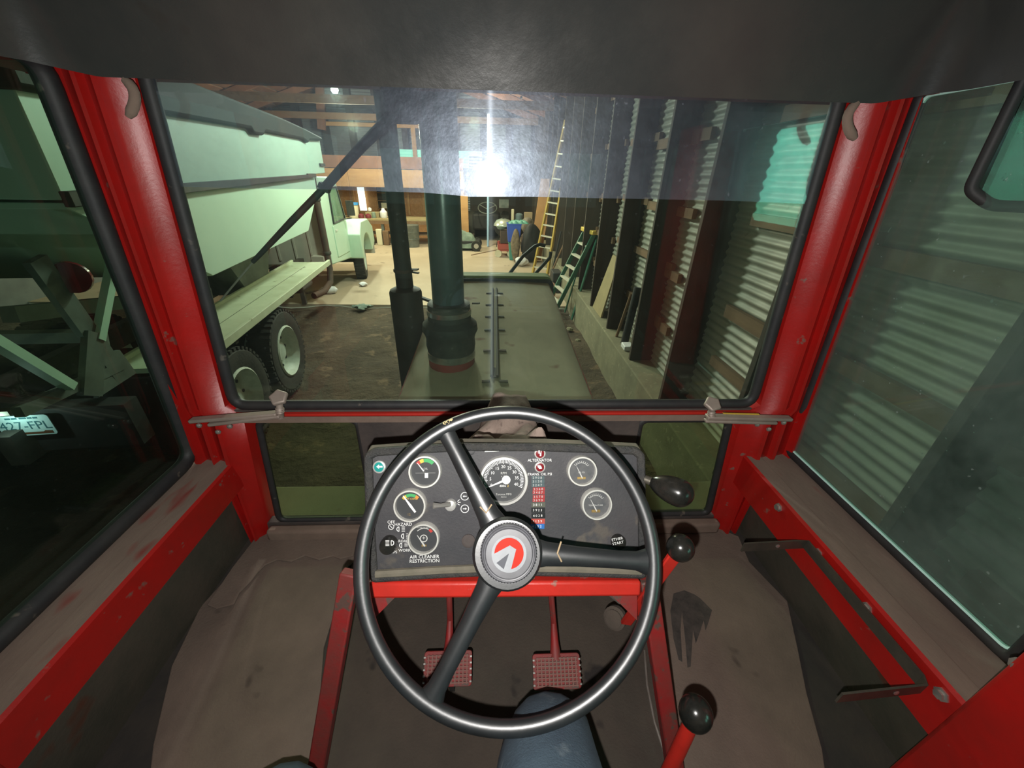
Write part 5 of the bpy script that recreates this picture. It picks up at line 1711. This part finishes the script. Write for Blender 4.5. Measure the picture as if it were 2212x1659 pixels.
# covered mower
MW = thing('garden_mower', 'garden mower under a grey-green cover, beyond the intake pipe', 'mower', (-.85, 14.6, .03))


def cover(u, v):
    x = -1.75 + 1.25 * u
    y = 14.25 + .7 * v
    e = min(1, 5 * min(u, 1 - u, v, 1 - v))
    h = .38 + .50 * math.exp(-((u - .22) / .22) ** 2) + .12 * math.sin(9 * u + 4 * v) * .5 + .05 * math.sin(17 * v + 8 * u)
    return Vector((x, y, .12 + h * e))


MB().grid(cover, 22, 12).build('cover', 'greycloth', MW, angle=60)
MB().box2((-1.7, 14.3, .22), (-.5, 14.9, .36)).build('deck', 'black', MW, bevel=.03)
for x, y in ((-.62, 14.22), (-1.5, 14.22), (-.62, 14.95), (-1.5, 14.95)):
    t_ = MB().lathe([(.08, -.05), (.17, -.06), (.18, 0), (.17, .06), (.08, .05)], (x, y, .21), Vector((0, 1, 0)), 18).build('wheel', 'tyre', MW)
    MB().lathe([(.085, -.055), (.085, .055)], (x, y, .21), Vector((0, 1, 0)), 14).build('hub', 'cabgrey', t_)
# pale blue pole
c0, c1 = at_y(1054, 512, 15.2), at_y(1058, 330, 15.2)
tag(MB().tube([Vector((c0.x, 15.2, .05)), Vector((c0.x + .05, 15.2, 4.15))], .045, 10).build('pole', 'polebl'), 'pale blue pole standing in front of the old tractor', 'pole')
MB().lathe([(.2, 0), (.2, .02)], (c0.x, 15.2, .03), Z, 16)
# kettle grill
c = at_y(1087, 474, 15.0)
KG = thing('kettle_grill', 'black kettle grill with a shiny pale lid', 'grill', (c.x, 15.0, .03))
MB().lathe([(.0001, .42), (.15, .44), (.28, .56), (.335, .74), (.34, .78)], (c.x, 15, .03), Z, 26).build('bowl', 'black', KG)
MB().lathe([(.345, .78), (.33, .84), (.24, .96), (.10, 1.01), (.0001, 1.015)], (c.x, 15, .03), Z, 26).build('lid', 'lid', KG)
MB().lathe([(.03, 1.01), (.05, 1.05), (.0001, 1.06)], (c.x, 15, .03), Z, 12).build('lid_handle', 'black', KG)
for k in range(3):
    t = 2 * math.pi * k / 3 + .3
    MB().tube([Vector((c.x + .2 * math.cos(t), 15 + .2 * math.sin(t), .52)), Vector((c.x + .33 * math.cos(t), 15 + .33 * math.sin(t), .04))], .014, 6).build('leg', 'black', KG)
# wagon
WG = thing('toy_wagon', 'faded red pull wagon with cream wheels beside the blue crate', 'wagon', (.32, 13.4, .03))
MB().box2((.14, 13.2, .22), (.58, 13.9, .30)).build('tray_floor', 'wagon', WG)
for lo, hi in (((.12, 13.18, .28), (.60, 13.22, .44)), ((.12, 13.88, .28), (.60, 13.92, .44)), ((.12, 13.2, .28), (.15, 13.9, .44)), ((.57, 13.2, .28), (.60, 13.9, .44))):
    MB().box2(lo, hi).build('tray_side', 'wagon', WG)
for x, y in ((.14, 13.22), (.55, 13.22), (.14, 13.8), (.55, 13.8)):
    t_ = MB().lathe([(.09, -.025), (.115, -.03), (.115, .03), (.09, .025)], (x, y, .145), Vector((.25, 1, 0)), 18).build('wheel', 'cream', WG)
MB().tube([Vector((.12, 13.3, .25)), Vector((-.75, 13.1, .10))], .014, 6).build('pull_handle', 'girt', WG)
MB().box2((.20, 13.3, .44), (.50, 13.7, .84)).build('load_box', 'rust', WG, bevel=.02)
pot('basin', 1083, 510, 13.45, [(.12, 0), (.17, .08), (.15, .07), (.0001, .02)], 'greycloth', 'grey-green basin on the load in the red wagon', 'basin', .871)
# bins
for nm, px0, px1, zt, zb, y, mt, lb in (('storage_bin', 1098, 1122, .56, .03, 12.9, 'tealbin', 'teal plastic bin standing under the blue crate'), ('storage_crate', 1094, 1124, 1.10, .56, 12.9, 'bluebin', 'bright blue plastic crate stacked on the teal bin')):
    x0, x1 = at_y(px0, 540, y).x, at_y(px1, 540, y).x
    B_ = thing(nm, lb, 'bin', ((x0 + x1) / 2, y, zb))
    zb += .02 if zb > .1 else 0
    a = [Vector((x0 + .04, y - .18, zb)), Vector((x1 - .04, y - .18, zb)), Vector((x1 - .04, y + .18, zb)), Vector((x0 + .04, y + .18, zb))]
    b = [Vector((x0, y - .22, zt)), Vector((x1, y - .22, zt)), Vector((x1, y + .22, zt)), Vector((x0, y + .22, zt))]
    MB().hexa(a, b).build('tub', mt, B_, bevel=.015)
    MB().tube(b, .016, 6, closed=True).build('rim', mt, B_)
GB = MB().grid(lambda u, v: Vector((.45 + .62 * u, 12.70 + .40 * v, 1.115 + .09 * abs(math.sin(u * 11 + v * 5)) * min(1, 6 * min(u, 1 - u, v, 1 - v)))), 16, 10).build('net_bundle', 'tealbin', angle=70)
tag(GB, 'crumpled green netting heaped on the blue crate', 'netting')


def blob(name, c, rx, ry, rz, mt, label, cat, seed=0, amp=.16):
    rnd = random.Random(seed)
    ph = [rnd.uniform(0, 6) for _ in range(6)]

    def f_(u, v):
        a_, b_ = 2 * math.pi * u, math.pi * v
        k = 1 + amp * (math.sin(3 * a_ + ph[0]) * math.sin(2 * b_ + ph[1]) + .6 * math.sin(7 * a_ + ph[2]) * math.sin(5 * b_ + ph[3])) * math.sin(b_)
        return Vector((c[0] + rx * k * math.sin(b_) * math.cos(a_), c[1] + ry * k * math.sin(b_) * math.sin(a_), c[2] + rz * (1 - math.cos(b_)) * (.85 + .15 * k)))
    return tag(MB().grid(f_, 28, 16).build(name, mt, angle=70), label, cat)


blob('garbage_sack', (1.12, 12.35, .05), .28, .25, .56, 'black', 'tall black sack leaning behind the yellow ladder', 'sack', 3)
blob('paper_sack', (.66, 12.40, .05), .13, .14, .48, mat('brown_paper', (.26, .19, .12), (.12, .09, .06), 9, .9), 'crumpled brown paper sack beside the tall black sack', 'sack', 5)
blob('plastic_bag', (.82, 11.85, .04), .19, .16, .13, 'bag', 'small white plastic bag on the concrete floor', 'bag', 8, .25)
blob('rag_heap', (at_z(783, 668, .0).x, at_z(783, 668, .0).y, .0), .15, .10, .05, 'greycloth', 'pale crumpled scrap on the dirt by the slab edge', 'scrap', 9, .6)
blob('rag_heap', (at_z(776, 618, .03).x + .1, at_z(776, 618, .03).y, .03), .09, .08, .05, 'bag', 'white rag on the slab beside the front truck wheel', 'rag', 11, .3)
c = at_z(700, 636, .03)
PD = thing('plastic_paddle', 'white plastic scoop lying on the slab near the truck', 'scoop', (c.x, c.y, .03))
MB().lathe([(.0001, 0), (.07, .1), (.09, .25), (.07, .36), (.0001, .42)], c + Vector((-.12, 0, .08)), Vector((1, .25, .02)), 14).build('blade', 'bag', PD)
MB().tube([c + Vector((-.1, 0, .08)), c + Vector((-.38, -.12, .05))], .025, 8).build('grip', 'metal', PD)
# cluttered side table beyond the ladders
TB = thing('side_table', 'cluttered table in the far corner behind the grill', 'table', (1.0, 15.6, .03))
MB().box2((.60, 15.42, .78), (1.5, 16.1, .82)).build('table_top', 'cream', TB)
for x, y in ((.65, 15.47), (1.45, 15.47), (.65, 16.05), (1.45, 16.05)):
    MB().box2((x - .03, y - .03, .03), (x + .03, y + .03, .78)).build('leg', 'girt', TB)
tag(MB().box2((1.12, 15.45, .82), (1.42, 15.65, 1.22)).build('carton', 'card', bevel=.01), 'brown carton on the cluttered corner table', 'box')
tag(MB().box2((.64, 15.45, .82), (.74, 15.55, 1.32)).build('bottle_box', 'cream', bevel=.02), 'tall cream box on the corner table', 'box')
tag(MB().lathe([(.14, 0), (.15, .3), (.08, .36), (.0001, .37)], (.93, 15.62, .82), Z, 16).build('tin_drum', mat('slate_blue', (.12, .17, .19), None)), 'slate-blue drum on the corner table', 'drum')
tag(MB().box2((.55, 14.62, .03), (.68, 14.72, .78)).build('orange_plank', mat('vivid_orange', (.72, .34, .04), None), bevel=.01), 'short bright orange plank standing in front of the corner table', 'plank')
blob('motor', (1.15, 14.3, .645), .22, .22, .26, mat('grey_brown', (.22, .19, .15), (.12, .10, .08), 8, .7), 'grey-brown motor on a dark stand in front of the corner table', 'motor', 14)
tag(MB().lathe([(.20, 0), (.20, .55), (.16, .60)], (1.15, 14.3, .03), Z, 18).build('barrel', 'rust'), 'dark rusty barrel carrying the motor', 'barrel')

# leaning sheets and ladders along the tin wall
a, b = at_y(1168, 480, 12.4), at_y(1198, 380, 12.4)
OP = MB().hexa([Vector((1.12, 12.70, .05)), Vector((1.50, 12.70, .05)), Vector((1.78, 12.95, 2.35)), Vector((1.40, 12.95, 2.35))], [Vector((1.12, 12.73, .05)), Vector((1.50, 12.73, .05)), Vector((1.78, 12.98, 2.35)), Vector((1.40, 12.98, 2.35))])
tag(OP.build('plywood_sheet', 'orangeply'), 'orange plywood sheet leaning behind the yellow ladder', 'sheet')


def ladder(name, label, rails, n_, rw, mt, rung_mt, t0=.06, t1=.96, cap_=None, ex=()):
    T_ = thing(name, label, 'ladder', min(rails[0] + rails[1], key=lambda p: Vector(p).z))
    (a0, a1), (b0, b1) = [[Vector(p) for p in rr] for rr in rails]
    for p, q in ((a0, a1), (b0, b1)):
        MB().bar(p, q, rw, rw * .5, (b0 - a0)).build('rail', mt, T_)
    for i in range(n_):
        t = t0 + (t1 - t0) * i / (n_ - 1)
        MB().bar(a0.lerp(a1, t), b0.lerp(b1, t), .075, .03).build('step', rung_mt, T_)
    if cap_:
        MB().bar(a1.lerp(b1, -.15) + Z * .02, a1.lerp(b1, 1.15) + Z * .02, .14, .07).build('top_cap', cap_, T_, bevel=.01)
    for p, q in ex:
        MB().bar(Vector(p), Vector(q), .045, .025).build('rear_leg', mt, T_)
    return T_


def gp(px, py, y):
    return at_y(px, py, y)


ladder('extension_ladder', 'tall yellow ladder with pale rungs leaning against the tin wall',
       ((Vector((1.06, 10.75, .03)), gp(1222, 260, 10.9)), (Vector((1.42, 10.45, .03)), gp(1237, 260, 10.5))), 13, .085, 'yladder', 'rung')
gl_top_a, gl_top_b = gp(1264, 497, 7.55), gp(1284, 505, 7.25)
ladder('step_ladder', 'green stepladder with a yellow top leaning by the hood', ((Vector((1.05, 7.75, .0)), gl_top_a), (Vector((1.13, 7.2, .0)), gl_top_b)), 7, .07, 'gladder', 'rung', .05, .86, 'yellowcap',
       ((gl_top_a + Vector((.08, .02, -.02)), (1.44, 7.55, 0)), (gl_top_b + Vector((.06, 0, -.03)), (1.50, 7.1, 0))))
bd = [at_x(1288, 652, 1.64), at_x(1310, 686, 1.64), at_x(1322, 560, 1.74), at_x(1308, 575, 1.74)]
tag(MB().hexa([Vector((1.63, 6.17, .545)), Vector((1.63, 5.62, .545)), Vector((1.78, 5.62, 1.42)), Vector((1.78, 5.95, 1.42))], [Vector((1.655, 6.17, .545)), Vector((1.655, 5.62, .545)), Vector((1.80, 5.62, 1.42)), Vector((1.80, 5.95, 1.42))]).build('board', 'tanboard'), 'tan board leaning on the ledge between two posts', 'board')
tag(MB().tube([Vector((1.70, 4.62, .54)), Vector((1.78, 4.70, 1.25))], .05, 10).build('pipe_length', 'black'), 'short black pipe standing on the ledge against the tin', 'pipe')
tag(MB().tube([Vector((1.66, 4.85, .54)), Vector((1.80, 4.95, 1.10))], .02, 8).build('stake', 'girt'), 'thin brown stake standing on the ledge beside the black pipe', 'stake')
tag(MB().box2((1.62, 4.36, .54), (1.74, 4.52, .60)).build('paper_scrap', 'bag', bevel=.01), 'small white scrap on the ledge by the second post', 'scrap')
for px0, py0, px1, py1, y, mt, lb in ((1225, 512, 1196, 578, 9.6, 'girt', 'thin wooden broom handle leaning by the yellow ladder'), (1212, 500, 1190, 600, 9.9, 'black', 'dark pole leaning behind the broom handle')):
    t, b_ = at_y(px0, py0, y), at_y(px1, py1, y)
    dd = (b_ - t).normalized()
    b_ = t + dd * ((t.z - .03) / -dd.z)
    tag(MB().tube([t, b_], .022, 8).build('handle_pole', mt), lb, 'pole')
tag(MB().box2((1.34, 8.85, .03), (1.54, 9.30, .5)).build('dark_box', 'black', bevel=.02), 'dark box on the floor by the foot of the yellow ladder', 'box')
tag(MB().lathe([(.09, 0), (.10, .28), (.03, .34), (.0001, .35)], (1.28, 8.5, .03), Z, 14).build('clay_jar', mat('terracotta', (.36, .2, .14), None)), 'small terracotta jar on the floor by the stepladder', 'jar')
# push-cart handle bars just beyond the hood front
HB = thing('cart_handles', 'pair of curved black handle bars rising beyond the hood', 'cart', (.9, 4.2, 0))
for pts in (((1100, 592), (1130, 553), (1155, 532), (1166, 528), (1178, 531)), ((1152, 596), (1172, 574), (1188, 556), (1190, 544))):
    q = [at_y(px, py, 3.6) for px, py in pts]
    q = [Vector((q[0].x - .25, 3.5, q[0].z - .5)), q[0]] + q[1:]
    MB().tube([Vector((q[0].x - .1, 3.5, 0.0))] + q, .016, 8).build('handle_bar', 'rubber', HB)
MB().box2((.0, 3.1, .0), (.5, 3.6, .45)).build('cart_bed', 'black', HB, bevel=.03)
# hay and grit along the stem wall
for x, y, r_, lb in ((1.36, 6.55, .07, 'largest grey stone in the dirt along the stem wall'), (1.42, 6.05, .05, 'small rounded stone in the dirt nearest the hood corner'), (1.30, 6.9, .045, 'pale small stone in the dirt by the stepladder feet')):
    tag(MB().lathe([(.0001, 0), (r_, r_ * .3), (r_ * .8, r_ * .9), (.0001, r_ * 1.1)], (x, y, -.03), Vector((.2, .2, 1)), 7).build('stone', 'stem', angle=20), lb, 'stone')
